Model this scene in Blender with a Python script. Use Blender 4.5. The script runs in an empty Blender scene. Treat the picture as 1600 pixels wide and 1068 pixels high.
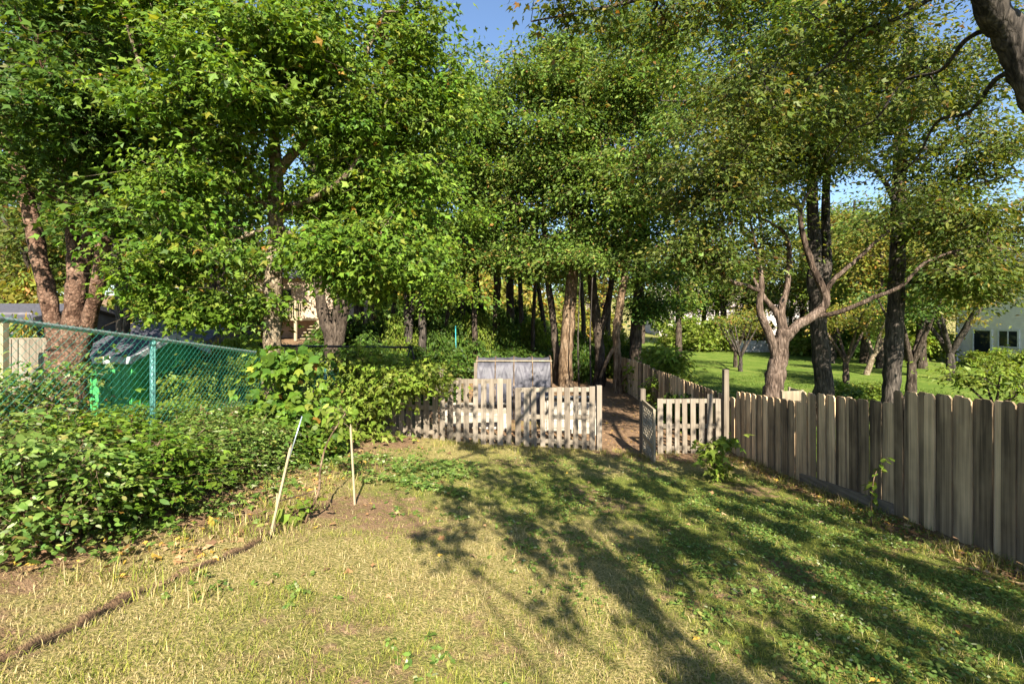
import bpy, math, random
import numpy as np
from mathutils import Vector, Matrix

rng = np.random.default_rng(11)
random.seed(11)
sc = bpy.context.scene
COL = sc.collection
R = math.radians

# ------------------------------------------------------------------ camera, sky, sun, exposure
F, CZ = 740.0, 2.6                       # focal length in photo pixels (1600 wide), eye height
cam_d = bpy.data.cameras.new('camera')
cam_d.sensor_width = 36.0
cam_d.lens = F / 1600.0 * 36.0
cam_d.shift_y = -34.0 / 1600.0
cam_d.clip_start, cam_d.clip_end = 0.05, 2000.0
cam = bpy.data.objects.new('camera', cam_d)
COL.objects.link(cam)
cam.location = (0, 0, CZ)
cam.rotation_euler = (R(90), 0, 0)
sc.camera = cam

SUN_EL = R(37)
SUN_AZ = math.atan2(0.16, -1.0)         # sun stands behind the camera, a little to the right
to_sun = Vector((math.sin(SUN_AZ) * math.cos(SUN_EL), math.cos(SUN_AZ) * math.cos(SUN_EL), math.sin(SUN_EL)))

w = bpy.data.worlds.new('World')
sc.world = w
w.use_nodes = True
nt = w.node_tree
sky = nt.nodes.new('ShaderNodeTexSky')
sky.sky_type = 'NISHITA'
sky.sun_disc = False
sky.sun_elevation = SUN_EL
sky.sun_rotation = SUN_AZ
sky.altitude = 50
sky.air_density = 1.0
sky.dust_density = 0.35
sky.ozone_density = 3.0
nt.links.new(sky.outputs[0], nt.nodes['Background'].inputs[0])
nt.nodes['Background'].inputs[1].default_value = 0.072

sun_d = bpy.data.lights.new('sun', 'SUN')
sun_d.energy = 5.0
sun_d.angle = R(0.45)
sun_d.color = (1.0, 0.925, 0.79)
sun = bpy.data.objects.new('sun', sun_d)
COL.objects.link(sun)
sun.rotation_euler = to_sun.to_track_quat('Z', 'Y').to_euler()

sc.view_settings.view_transform = 'Standard'
sc.view_settings.look = 'None'
sc.view_settings.exposure = 1.85
sc.view_settings.gamma = 1.0
sc.view_settings.use_curve_mapping = False
sc.render.engine = 'CYCLES'
sc.cycles.max_bounces = 6
sc.cycles.diffuse_bounces = 4
sc.cycles.transmission_bounces = 4
sc.cycles.use_denoising = True


# ------------------------------------------------------------------ helpers
def P(px, py, D):
    return np.array([(px - 800.0) / F * D, D, CZ - (py - 500.0) / F * D])


def PX(px, D):
    return (px - 800.0) / F * D


def sstep(a, b, x):
    t = np.clip((x - a) / (b - a), 0, 1)
    return t * t * (3 - 2 * t)


def wob(x, y):
    return (np.sin(1.7 * x + 0.6 * y + 1.0) + np.sin(0.9 * x - 1.9 * y + 2.0) + np.sin(3.3 * x + 2.1 * y) * 0.5
            + np.sin(-2.6 * x + 4.3 * y + 0.7) * 0.4)


def shade_groove(x, y):
    """distance to a wire shadow, painted as a dark furrow in the lawn"""
    gx = -1.92 + 0.20 * (y - 3.75)
    return np.abs(x - gx + 0.03 * np.sin(5 * y))


def gz(x, y):
    x = np.asarray(x, float)
    y = np.asarray(y, float)
    ye = np.maximum(y, -3.0)
    soft = 0.9 * np.logaddexp(0, (ye - 10.2) / 0.9)
    z = 1.15 - 0.115 * ye + 0.115 * soft
    z = z - 0.055 * np.clip(x, 0, 4.6) + 0.10 * np.clip(-x, 0, 4.5)
    z = z + 0.010 * np.maximum(ye - 14, 0)
    z = z + 0.035 * np.clip(ye - 12, 0, 60) * sstep(3, -5, x)
    z = z + 0.05 * np.clip(ye - 60, 0, 400)
    z = z + 0.012 * wob(x, y)
    near = (y > 1.0) & (y < 3.9)
    z = z - np.where(near, 0.06 * np.exp(-(shade_groove(x, y) / 0.04) ** 2), 0)  # shallow dip along the painted shadow line
    return z


def G(x, y):
    return float(gz(x, y))


def npmesh(name, V, faces, smooth=False, col=None):
    """faces: list of int arrays (n,3) or (n,4); col: per-vertex rgb"""
    V = np.asarray(V, np.float32)
    faces = [np.asarray(f, np.int32) for f in faces if len(f)]
    me = bpy.data.meshes.new(name)
    me.vertices.add(len(V))
    me.vertices.foreach_set('co', V.ravel())
    loops = np.concatenate([f.ravel() for f in faces])
    tot = np.concatenate([np.full(len(f), f.shape[1], np.int32) for f in faces])
    start = np.concatenate([[0], np.cumsum(tot)[:-1]]).astype(np.int32)
    me.loops.add(len(loops))
    me.loops.foreach_set('vertex_index', loops)
    me.polygons.add(len(tot))
    me.polygons.foreach_set('loop_start', start)
    me.polygons.foreach_set('use_smooth', np.full(len(tot), smooth, bool))
    if col is not None:
        a = me.attributes.new('col', 'FLOAT_COLOR', 'POINT')
        c = np.ones((len(V), 4), np.float32)
        c[:, :3] = col
        a.data.foreach_set('color', c.ravel())
    me.update(calc_edges=True)
    return me


def obj(name, me, mat=None, parent=None, loc=None):
    if mat is not None and not me.materials:
        me.materials.append(mat)
    o = bpy.data.objects.new(name, me)
    COL.objects.link(o)
    if parent is not None:
        o.parent = parent
    if loc is not None:
        o.location = loc
    return o


def tag(o, label=None, cat=None, group=None, kind=None):
    if label:
        o['label'] = label
    if cat:
        o['category'] = cat
    if group:
        o['group'] = group
    if kind:
        o['kind'] = kind
    return o


def thing(name, label, cat, loc=(0, 0, 0), rz=0.0, group=None):
    o = bpy.data.objects.new(name, None)
    o.empty_display_size = 0.1
    COL.objects.link(o)
    o.location = loc
    o.rotation_euler = (0, 0, rz)
    return tag(o, label, cat, group)


class MB:
    """collects boxes / beams / prisms / tubes into one mesh"""
    def __init__(self):
        self.v, self.q, self.t, self.n = [], [], [], 0

    def add(self, V, quads=(), tris=()):
        V = np.asarray(V, float)
        self.v.append(V)
        if len(quads):
            self.q.append(np.asarray(quads, np.int32) + self.n)
        if len(tris):
            self.t.append(np.asarray(tris, np.int32) + self.n)
        self.n += len(V)
        return self

    def box(self, x0, x1, y0, y1, z0, z1):
        V = [(x0, y0, z0), (x1, y0, z0), (x1, y1, z0), (x0, y1, z0), (x0, y0, z1), (x1, y0, z1), (x1, y1, z1), (x0, y1, z1)]
        return self.add(V, [(0, 3, 2, 1), (4, 5, 6, 7), (0, 1, 5, 4), (1, 2, 6, 5), (2, 3, 7, 6), (3, 0, 4, 7)])

    def beam(self, p0, p1, wd, th, up=(0, 0, 1)):
        p0, p1 = np.asarray(p0, float), np.asarray(p1, float)
        d = (p1 - p0) / np.linalg.norm(p1 - p0)
        up = np.asarray(up, float)
        if abs(d @ up) > 0.98:
            up = np.array([1.0, 0, 0])
        s = np.cross(d, up)
        s /= np.linalg.norm(s)
        u = np.cross(s, d)
        V = []
        for p in (p0, p1):
            for a, b in ((-1, -1), (1, -1), (1, 1), (-1, 1)):
                V.append(p + s * a * wd / 2 + u * b * th / 2)
        return self.add(V, [(3, 2, 1, 0), (4, 5, 6, 7), (0, 1, 5, 4), (1, 2, 6, 5), (2, 3, 7, 6), (3, 0, 4, 7)])

    def tube(self, pts, rad, n=8, cap=True):
        V, Q = tube_np(np.asarray(pts, float)[None], np.broadcast_to(np.asarray(rad, float), (1, len(pts))), n)
        m = len(pts)
        T = []
        if cap:
            base = (m - 1) * n
            T = [(base, base + i, base + i + 1) for i in range(1, n - 1)] + [(0, i + 1, i) for i in range(1, n - 1)]
        return self.add(V, Q, T)

    def poly(self, V, faces):
        V = np.asarray(V, float)
        return self.add(V, [f for f in faces if len(f) == 4], [f for f in faces if len(f) == 3])

    def mesh(self, name, smooth=False, origin=None):
        V = np.concatenate(self.v)
        if origin is not None:
            V = V - np.asarray(origin, float)
        fs = []
        if self.q:
            fs.append(np.concatenate(self.q))
        if self.t:
            fs.append(np.concatenate(self.t))
        return npmesh(name, V, fs, smooth)

    def build(self, name, mat, parent=None, smooth=False, origin=None):
        if origin is None and parent is not None:
            origin = parent.location
        return obj(name, self.mesh(name, smooth, origin), mat, parent)


def norm(v):
    return v / np.maximum(np.linalg.norm(v, axis=-1, keepdims=True), 1e-9)


def tube_np(C, Rd, n):
    """C (M,K,3) centre lines, Rd (M,K) radii -> verts, quads"""
    M, K, _ = C.shape
    T = np.empty_like(C)
    T[:, 1:-1] = C[:, 2:] - C[:, :-2]
    T[:, 0] = C[:, 1] - C[:, 0]
    T[:, -1] = C[:, -1] - C[:, -2]
    T = norm(T)
    mean = norm(C[:, -1] - C[:, 0])
    ref = np.where(np.abs(mean[:, 2:3]) > 0.8, np.array([[1.0, 0.2, 0]]), np.array([[0, 0.1, 1.0]]))[:, None, :]
    A = norm(np.cross(T, np.broadcast_to(ref, T.shape)))
    B = np.cross(T, A)
    ang = np.linspace(0, 2 * np.pi, n, endpoint=False)
    V = C[:, :, None, :] + Rd[:, :, None, None] * (A[:, :, None, :] * np.cos(ang)[None, None, :, None]
                                                    + B[:, :, None, :] * np.sin(ang)[None, None, :, None])
    i = np.arange(n)
    j = (i + 1) % n
    k = np.arange(K - 1)
    q = np.stack([k[:, None] * n + i, k[:, None] * n + j, (k[:, None] + 1) * n + j, (k[:, None] + 1) * n + i], -1).reshape(-1, 4)
    Q = (np.arange(M)[:, None, None] * (K * n) + q[None]).reshape(-1, 4)
    return V.reshape(-1, 3), Q


def smooth_line(pts, step=6):
    """Catmull-Rom through points (N, 4: x y z r)"""
    p = np.asarray(pts, float)
    p = np.vstack([2 * p[0] - p[1], p, 2 * p[-1] - p[-2]])
    out = []
    for i in range(1, len(p) - 2):
        for t in np.linspace(0, 1, step, endpoint=False):
            a, b, c, d = p[i - 1], p[i], p[i + 1], p[i + 2]
            out.append(0.5 * (2 * b + (c - a) * t + (2 * a - 5 * b + 4 * c - d) * t * t + (3 * b - a - 3 * c + d) * t ** 3))
    out.append(p[-2])
    out = np.array(out)
    out[:, 3] = np.maximum(out[:, 3], 0.004)
    return out


# ------------------------------------------------------------------ materials
def nodes(name):
    m = bpy.data.materials.new(name)
    m.use_nodes = True
    return m, m.node_tree.nodes, m.node_tree.links, m.node_tree.nodes['Principled BSDF']


def ramp(N, stops):
    r = N.new('ShaderNodeValToRGB')
    e = r.color_ramp.elements
    while len(e) < len(stops):
        e.new(0.5)
    for k, (p, c) in enumerate(stops):
        e[k].position = p
        e[k].color = (*c, 1)
    return r


def mat_plain(name, c, rough=0.6, metal=0.0, var=0.12, scale=9.0, spec=0.4):
    m, N, L, b = nodes(name)
    tc = N.new('ShaderNodeTexCoord')
    n = N.new('ShaderNodeTexNoise')
    n.inputs['Scale'].default_value = scale
    n.inputs['Detail'].default_value = 6
    L.new(tc.outputs['Object'], n.inputs['Vector'])
    lo = tuple(x * (1 - var * 2) for x in c)
    hi = tuple(min(1, x * (1 + var * 1.5)) for x in c)
    r = ramp(N, [(0.3, lo), (0.7, hi)])
    L.new(n.outputs['Fac'], r.inputs['Fac'])
    L.new(r.outputs['Color'], b.inputs['Base Color'])
    b.inputs['Roughness'].default_value = rough
    b.inputs['Metallic'].default_value = metal
    b.inputs['Specular IOR Level'].default_value = spec
    return m


def mat_wood(name, dark, mid, light, axis=2, spread=0.5):
    """weathered board: grain along one local axis, tone differs from board to board"""
    m, N, L, b = nodes(name)
    tc = N.new('ShaderNodeTexCoord')
    oi = N.new('ShaderNodeObjectInfo')
    off = N.new('ShaderNodeVectorMath')
    off.operation = 'SCALE'
    comb = N.new('ShaderNodeCombineXYZ')
    for k in range(3):
        L.new(oi.outputs['Random'], comb.inputs[k])
    L.new(comb.outputs[0], off.inputs[0])
    off.inputs['Scale'].default_value = 37.0
    add = N.new('ShaderNodeVectorMath')
    L.new(tc.outputs['Object'], add.inputs[0])
    L.new(off.outputs[0], add.inputs[1])
    mp = N.new('ShaderNodeMapping')
    s = [38.0, 38.0, 38.0]
    s[axis] = 1.6
    mp.inputs['Scale'].default_value = s
    L.new(add.outputs[0], mp.inputs['Vector'])
    n = N.new('ShaderNodeTexNoise')
    n.inputs['Scale'].default_value = 1.0
    n.inputs['Detail'].default_value = 7
    n.inputs['Distortion'].default_value = 0.4
    L.new(mp.outputs[0], n.inputs['Vector'])
    n2 = N.new('ShaderNodeTexNoise')
    n2.inputs['Scale'].default_value = 3.1
    n2.inputs['Detail'].default_value = 4
    L.new(add.outputs[0], n2.inputs['Vector'])
    mx = N.new('ShaderNodeMath')
    mx.operation = 'MULTIPLY_ADD'
    L.new(n.outputs['Fac'], mx.inputs[0])
    mx.inputs[1].default_value = 0.75
    ml = N.new('ShaderNodeMath')
    ml.operation = 'MULTIPLY_ADD'
    L.new(oi.outputs['Random'], ml.inputs[0])
    ml.inputs[1].default_value = spread
    ml.inputs[2].default_value = -spread * 0.5 - 0.12
    ad = N.new('ShaderNodeMath')
    ad.operation = 'MULTIPLY_ADD'
    L.new(n2.outputs['Fac'], ad.inputs[0])
    ad.inputs[1].default_value = 0.5
    L.new(ml.outputs[0], ad.inputs[2])
    L.new(ad.outputs[0], mx.inputs[2])
    r = ramp(N, [(0.18, dark), (0.5, mid), (0.85, light)])
    L.new(mx.outputs[0], r.inputs['Fac'])
    L.new(r.outputs['Color'], b.inputs['Base Color'])
    b.inputs['Roughness'].default_value = 0.85
    b.inputs['Specular IOR Level'].default_value = 0.2
    bp = N.new('ShaderNodeBump')
    bp.inputs['Strength'].default_value = 0.35
    bp.inputs['Distance'].default_value = 0.004
    L.new(n.outputs['Fac'], bp.inputs['Height'])
    L.new(bp.outputs[0], b.inputs['Normal'])
    return m


def mat_bark(name, dark, mid, light, scale=1.0, ring=False):
    m, N, L, b = nodes(name)
    tc = N.new('ShaderNodeTexCoord')
    mp = N.new('ShaderNodeMapping')
    mp.inputs['Scale'].default_value = (11 * scale, 11 * scale, (8 if ring else 2.2) * scale)
    L.new(tc.outputs['Object'], mp.inputs['Vector'])
    n = N.new('ShaderNodeTexNoise')
    n.inputs['Scale'].default_value = 1.3
    n.inputs['Detail'].default_value = 8
    n.inputs['Roughness'].default_value = 0.65
    n.inputs['Distortion'].default_value = 0.8
    L.new(mp.outputs[0], n.inputs['Vector'])
    n2 = N.new('ShaderNodeTexNoise')
    n2.inputs['Scale'].default_value = 2.0
    n2.inputs['Detail'].default_value = 4
    L.new(tc.outputs['Object'], n2.inputs['Vector'])
    a = N.new('ShaderNodeMath')
    a.operation = 'MULTIPLY_ADD'
    L.new(n2.outputs['Fac'], a.inputs[0])
    a.inputs[1].default_value = 0.55
    a.inputs[2].default_value = -0.27
    s = N.new('ShaderNodeMath')
    L.new(n.outputs['Fac'], s.inputs[0])
    L.new(a.outputs[0], s.inputs[1])
    r = ramp(N, [(0.37, dark), (0.5, mid), (0.66, light)])
    L.new(s.outputs[0], r.inputs['Fac'])
    mf = N.new('ShaderNodeMapping')
    mf.inputs['Scale'].default_value = (34 * scale, 34 * scale, (30 if ring else 5) * scale)
    L.new(tc.outputs['Object'], mf.inputs['Vector'])
    vo = N.new('ShaderNodeTexVoronoi')
    vo.feature = 'DISTANCE_TO_EDGE'
    vo.inputs['Scale'].default_value = 0.55
    dv = N.new('ShaderNodeVectorMath')
    sc2 = N.new('ShaderNodeVectorMath')
    sc2.operation = 'SCALE'
    sc2.inputs['Scale'].default_value = 1.6
    L.new(n.outputs['Color'], sc2.inputs[0])
    L.new(mf.outputs[0], dv.inputs[0])
    L.new(sc2.outputs[0], dv.inputs[1])
    L.new(dv.outputs[0], vo.inputs['Vector'])
    fr_ = ramp(N, [(0.0, (0.42, 0.42, 0.42)), (0.22, (1, 1, 1))])
    L.new(vo.outputs['Distance'], fr_.inputs['Fac'])
    mm = N.new('ShaderNodeMix')
    mm.data_type = 'RGBA'
    mm.blend_type = 'MULTIPLY'
    mm.inputs['Factor'].default_value = 0.85
    L.new(r.outputs['Color'], mm.inputs['A'])
    L.new(fr_.outputs['Color'], mm.inputs['B'])
    L.new(mm.outputs['Result'], b.inputs['Base Color'])
    b.inputs['Roughness'].default_value = 0.9
    b.inputs['Specular IOR Level'].default_value = 0.15
    bp = N.new('ShaderNodeBump')
    bp.inputs['Strength'].default_value = 0.9
    bp.inputs['Distance'].default_value = 0.03
    hh = N.new('ShaderNodeMath')
    L.new(n.outputs['Fac'], hh.inputs[0])
    L.new(vo.outputs['Distance'], hh.inputs[1])
    L.new(hh.outputs[0], bp.inputs['Height'])
    L.new(bp.outputs[0], b.inputs['Normal'])
    return m


def mat_leaf(name, trans=0.40, rough=0.5, spec=0.2):
    m, N, L, b = nodes(name)
    at = N.new('ShaderNodeAttribute')
    at.attribute_name = 'col'
    L.new(at.outputs['Color'], b.inputs['Base Color'])
    b.inputs['Roughness'].default_value = rough
    b.inputs['Specular IOR Level'].default_value = spec
    tr = N.new('ShaderNodeBsdfTranslucent')
    hs = N.new('ShaderNodeMix')
    hs.data_type = 'RGBA'
    hs.blend_type = 'MULTIPLY'
    hs.inputs['Factor'].default_value = 1.0
    hs.inputs['B'].default_value = (1.5, 1.25, 0.5, 1)
    L.new(at.outputs['Color'], hs.inputs['A'])
    L.new(hs.outputs['Result'], tr.inputs['Color'])
    mx = N.new('ShaderNodeMixShader')
    mx.inputs[0].default_value = trans
    L.new(b.outputs[0], mx.inputs[1])
    L.new(tr.outputs[0], mx.inputs[2])
    L.new(mx.outputs[0], N['Material Output'].inputs['Surface'])
    return m


M = {}
M['leaf'] = mat_leaf('leaf')
M['blade'] = mat_leaf('grass_blade', 0.25, 0.6, 0.2)
M['litter'] = mat_leaf('dry_leaf', 0.1, 0.8, 0.1)
M['bark_red'] = mat_bark('bark_reddish', (0.052, 0.026, 0.016), (0.136, 0.078, 0.051), (0.221, 0.139, 0.096), 0.9, True)
M['bark_pale'] = mat_bark('bark_pale', (0.098, 0.069, 0.042), (0.203, 0.153, 0.098), (0.33, 0.27, 0.189), 0.9, True)
M['bark_grey'] = mat_bark('bark_grey', (0.024, 0.02, 0.016), (0.061, 0.05, 0.041), (0.122, 0.1, 0.081), 1.0)
M['bark_dark'] = mat_bark('bark_dark', (0.025, 0.018, 0.012), (0.07, 0.052, 0.038), (0.13, 0.10, 0.075), 1.0)
M['bark_tan'] = mat_bark('bark_tan', (0.072, 0.044, 0.024), (0.176, 0.116, 0.068), (0.288, 0.208, 0.136), 0.8)
M['bark_apple'] = mat_bark('bark_flaky', (0.045, 0.03, 0.022), (0.117, 0.081, 0.059), (0.213, 0.156, 0.122), 1.1)
M['fence_board'] = mat_wood('weathered_board', (0.095, 0.067, 0.042), (0.338, 0.237, 0.139), (0.778, 0.551, 0.32), 2, 0.55)
M['picket'] = mat_wood('picket_wood', (0.081, 0.063, 0.047), (0.177, 0.145, 0.108), (0.269, 0.231, 0.185), 2, 0.35)
M['rail_x'] = mat_wood('rail_wood', (0.093, 0.076, 0.054), (0.196, 0.161, 0.118), (0.283, 0.248, 0.194), 0, 0.3)
M['rail_y'] = mat_wood('rail_wood_long', (0.053, 0.043, 0.034), (0.165, 0.131, 0.095), (0.33, 0.261, 0.189), 1, 0.3)
M['new_wood'] = mat_wood('pale_post_wood', (0.184, 0.142, 0.081), (0.295, 0.243, 0.151), (0.381, 0.326, 0.222), 2, 0.2)
M['gate_wood'] = mat_wood('gate_wood', (0.10, 0.08, 0.055), (0.22, 0.18, 0.12), (0.36, 0.31, 0.22), 2, 0.3)
M['bed_wood'] = mat_wood('bed_wood', (0.23, 0.202, 0.158), (0.36, 0.324, 0.266), (0.475, 0.439, 0.374), 0, 0.3)
M['green_vinyl'] = mat_plain('green_vinyl_wire', (0.018, 0.135, 0.10), 0.35, 0, 0.15, 30)
M['post_green'] = mat_plain('green_grey_post', (0.10, 0.26, 0.22), 0.45, 0.2, 0.3, 35)
M['galv'] = mat_plain('galvanised_rail', (0.36, 0.42, 0.41), 0.38, 0.55, 0.25, 40)
M['white'] = mat_plain('white_paint', (0.72, 0.72, 0.70), 0.5, 0, 0.06)
M['cream'] = mat_plain('cream_siding', (0.88, 0.82, 0.78), 0.6, 0, 0.05, 4)
M['soffit'] = mat_plain('yellow_soffit', (0.55, 0.42, 0.12), 0.6, 0, 0.08)
M['tan_siding'] = mat_plain('tan_siding', (0.42, 0.31, 0.22), 0.7, 0, 0.1, 3)
M['grey_siding'] = mat_plain('grey_siding', (0.12, 0.11, 0.12), 0.8, 0, 0.15, 5)
M['pale_siding'] = mat_plain('pale_siding', (0.44, 0.39, 0.37), 0.7, 0, 0.08, 3)
M['shingle'] = mat_plain('shingle', (0.06, 0.058, 0.07), 0.85, 0, 0.3, 25)
M['shingle_pink'] = mat_plain('shingle_pinkish', (0.36, 0.29, 0.27), 0.85, 0, 0.2, 18)
M['shed_green'] = mat_plain('green_shed_wall', (0.05, 0.27, 0.075), 0.55, 0, 0.12, 5)
M['trim_grey'] = mat_plain('grey_trim', (0.36, 0.37, 0.37), 0.6, 0, 0.12, 8)
M['black_metal'] = mat_plain('black_metal', (0.02, 0.02, 0.024), 0.4, 0.3, 0.1)
M['teal'] = mat_plain('teal_plastic', (0.02, 0.25, 0.28), 0.5)
M['blue_tarp'] = mat_plain('blue_tarp', (0.03, 0.28, 0.46), 0.45)
M['stone'] = mat_plain('pale_stone', (0.52, 0.50, 0.48), 0.85, 0, 0.2, 6)
M['steel_rod'] = mat_plain('steel_rod', (0.45, 0.52, 0.58), 0.35, 0.6)
M['pane'], _N, _L, _b = nodes('window_glass')
_b.inputs['Base Color'].default_value = (0.015, 0.02, 0.03, 1)
_b.inputs['Roughness'].default_value = 0.06


def mat_plastic():
    m, N, L, b = nodes('grey_plastic_sheet')
    tc = N.new('ShaderNodeTexCoord')
    n = N.new('ShaderNodeTexNoise')
    n.inputs['Scale'].default_value = 2.2
    n.inputs['Detail'].default_value = 5
    n.inputs['Distortion'].default_value = 1.5
    L.new(tc.outputs['Object'], n.inputs['Vector'])
    r = ramp(N, [(0.3, (0.035, 0.034, 0.042)), (0.7, (0.095, 0.09, 0.105))])
    L.new(n.outputs['Fac'], r.inputs['Fac'])
    L.new(r.outputs['Color'], b.inputs['Base Color'])
    b.inputs['Roughness'].default_value = 0.55
    b.inputs['Specular IOR Level'].default_value = 0.35
    bp = N.new('ShaderNodeBump')
    bp.inputs['Strength'].default_value = 0.5
    bp.inputs['Distance'].default_value = 0.03
    L.new(n.outputs['Fac'], bp.inputs['Height'])
    L.new(bp.outputs[0], b.inputs['Normal'])
    return m


M['plastic'] = mat_plastic()


def mat_ground():
    m, N, L, b = nodes('ground_soil_and_turf')
    geo = N.new('ShaderNodeNewGeometry')
    at = N.new('ShaderNodeAttribute')
    at.attribute_name = 'col'
    sep = N.new('ShaderNodeSeparateColor')
    L.new(at.outputs['Color'], sep.inputs[0])

    def noise(scale, det=6, rough=0.6):
        n = N.new('ShaderNodeTexNoise')
        n.inputs['Scale'].default_value = scale
        n.inputs['Detail'].default_value = det
        n.inputs['Roughness'].default_value = rough
        L.new(geo.outputs['Position'], n.inputs['Vector'])
        return n
    fine, mid, big = noise(55, 6), noise(7, 5), noise(0.9, 4)
    turf = ramp(N, [(0.28, (0.06, 0.052, 0.018)), (0.42, (0.16, 0.15, 0.04)), (0.56, (0.31, 0.25, 0.10)), (0.75, (0.45, 0.36, 0.18))])
    L.new(fine.outputs['Fac'], turf.inputs['Fac'])
    green = ramp(N, [(0.3, (0.04, 0.055, 0.012)), (0.5, (0.12, 0.145, 0.026)), (0.75, (0.25, 0.25, 0.06))])
    L.new(fine.outputs['Fac'], green.inputs['Fac'])
    lawn = ramp(N, [(0.25, (0.05, 0.085, 0.012)), (0.5, (0.095, 0.145, 0.02)), (0.78, (0.20, 0.21, 0.05))])
    ml = N.new('ShaderNodeMath')
    ml.operation = 'MULTIPLY_ADD'
    L.new(mid.outputs['Fac'], ml.inputs[0])
    ml.inputs[1].default_value = 0.5
    m2 = N.new('ShaderNodeMath')
    m2.operation = 'MULTIPLY'
    L.new(fine.outputs['Fac'], m2.inputs[0])
    m2.inputs[1].default_value = 0.5
    L.new(m2.outputs[0], ml.inputs[2])
    mlb = N.new('ShaderNodeMath')
    mlb.operation = 'MULTIPLY_ADD'
    L.new(big.outputs['Fac'], mlb.inputs[0])
    mlb.inputs[1].default_value = 0.7
    mlb.inputs[2].default_value = -0.35
    mls = N.new('ShaderNodeMath')
    L.new(ml.outputs[0], mls.inputs[0])
    L.new(mlb.outputs[0], mls.inputs[1])
    L.new(mls.outputs[0], lawn.inputs['Fac'])
    dirt = ramp(N, [(0.2, (0.035, 0.022, 0.014)), (0.42, (0.14, 0.085, 0.048)), (0.6, (0.26, 0.165, 0.095)), (0.8, (0.38, 0.27, 0.17))])
    md = N.new('ShaderNodeMath')
    md.operation = 'MULTIPLY_ADD'
    L.new(mid.outputs['Fac'], md.inputs[0])
    md.inputs[1].default_value = 0.55
    m3 = N.new('ShaderNodeMath')
    m3.operation = 'MULTIPLY'
    L.new(fine.outputs['Fac'], m3.inputs[0])
    m3.inputs[1].default_value = 0.45
    L.new(m3.outputs[0], md.inputs[2])
    L.new(md.outputs[0], dirt.inputs['Fac'])

    def mix(fac, a, c):
        x = N.new('ShaderNodeMix')
        x.data_type = 'RGBA'
        L.new(fac, x.inputs['Factor'])
        L.new(a, x.inputs['A'])
        L.new(c, x.inputs['B'])
        return x.outputs['Result']

    def edge(src, nz, amt=0.9):
        """mask broken up by noise"""
        a = N.new('ShaderNodeMath')
        a.operation = 'MULTIPLY_ADD'
        L.new(nz.outputs['Fac'], a.inputs[0])
        a.inputs[1].default_value = amt
        a.inputs[2].default_value = -amt * 0.5
        s = N.new('ShaderNodeMath')
        L.new(src, s.inputs[0])
        L.new(a.outputs[0], s.inputs[1])
        r = N.new('ShaderNodeMapRange')
        r.inputs['From Min'].default_value = 0.35
        r.inputs['From Max'].default_value = 0.65
        L.new(s.outputs[0], r.inputs['Value'])
        return r.outputs['Result']
    c = mix(edge(sep.outputs[2], mid), turf.outputs[0], green.outputs[0])
    c = mix(edge(sep.outputs[0], mid, 1.3), c, dirt.outputs[0])
    c = mix(edge(sep.outputs[1], mid, 0.5), c, lawn.outputs[0])
    shade_and_soil = N.new('ShaderNodeAttribute')
    shade_and_soil.attribute_name = 'shade_and_soil'
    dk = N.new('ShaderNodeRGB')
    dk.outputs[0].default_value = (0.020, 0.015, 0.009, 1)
    c = mix(edge(shade_and_soil.outputs['Fac'], mid, 0.8), c, dk.outputs[0])  # near-black tone: painted wire shadow, plus the dark soil patch
    L.new(c, b.inputs['Base Color'])
    b.inputs['Roughness'].default_value = 0.95
    b.inputs['Specular IOR Level'].default_value = 0.1
    bp = N.new('ShaderNodeBump')
    bp.inputs['Strength'].default_value = 0.9
    bp.inputs['Distance'].default_value = 0.03
    L.new(fine.outputs['Fac'], bp.inputs['Height'])
    L.new(bp.outputs[0], b.inputs['Normal'])
    return m


M['ground'] = mat_ground()

# ------------------------------------------------------------------ ground
FX, FY0 = 4.62, 9.45                       # right fence line, picket fence line


def masks(x, y):
    """dirt, neighbour lawn, green turf"""
    n = wob(x * 1.3, y * 1.3) * 0.12
    inyard = (x > -4.2) & (x < FX)
    dirt = 0.25 + 0 * x
    dirt = dirt + 0.22 * sstep(-1.5, -2.3, x) * (x > -4.6) * (y < 9.6) + 0.25 * sstep(-2.2, -2.8, x) * (x > -4.6) * (y < 9.6)                     # planting bed on the left
    dirt = dirt + 0.45 * np.exp(-((x + 2.3) / .55) ** 2 - ((y - 4.4) / .6) ** 2) + 0.5 * np.exp(-((x + 2.0) / .8) ** 2 - ((y - 8.6) / .55) ** 2) + 0.25 * np.exp(-((x + 1.9) / .5) ** 2 - ((y - 6.6) / .5) ** 2)
    dirt = dirt + 0.22 * np.exp(-((x + 1.4) / 0.9) ** 2 - ((y - 4.4) / 0.5) ** 2)
    dirt = dirt + 0.4 * np.exp(-((x - FX + 0.2) / 0.35) ** 2)                             # litter under the board fence
    dirt = dirt + 0.5 * sstep(9.0, 9.9, y) * (x < FX + 0.1)                               # trodden path and woodland floor
    dirt = dirt + 0.35 * sstep(8.2, 9.4, y) * sstep(1.3, 2.0, x) * inyard
    dirt = np.where(x > FX + 0.15, 0.0, dirt) + n
    dirt = np.where((shade_groove(x, y) < .045) & (y < 3.9), 1.0, dirt)  # bare strip under the painted wire shadow
    lawn = np.where(x > FX + 0.12, 1.0, 0.0) * sstep(62, 52, y)
    lawn = np.where((x < -5.5) & (y < 16), 0.6, lawn)
    green = 0.42 + 0.5 * np.exp(-((x - 3.0) / 1.5) ** 2) * sstep(8, 5.5, y) + 0.3 * np.exp(-((y - 6.3) / 1.0) ** 2) * (x > -1.5) + n
    green = green - 0.25 * np.exp(-((x + 1.0) / 1.6) ** 2 - ((y - 3.6) / 1.0) ** 2)
    return np.clip(dirt, 0, 1), np.clip(lawn, 0, 1), np.clip(green, 0, 1)


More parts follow.
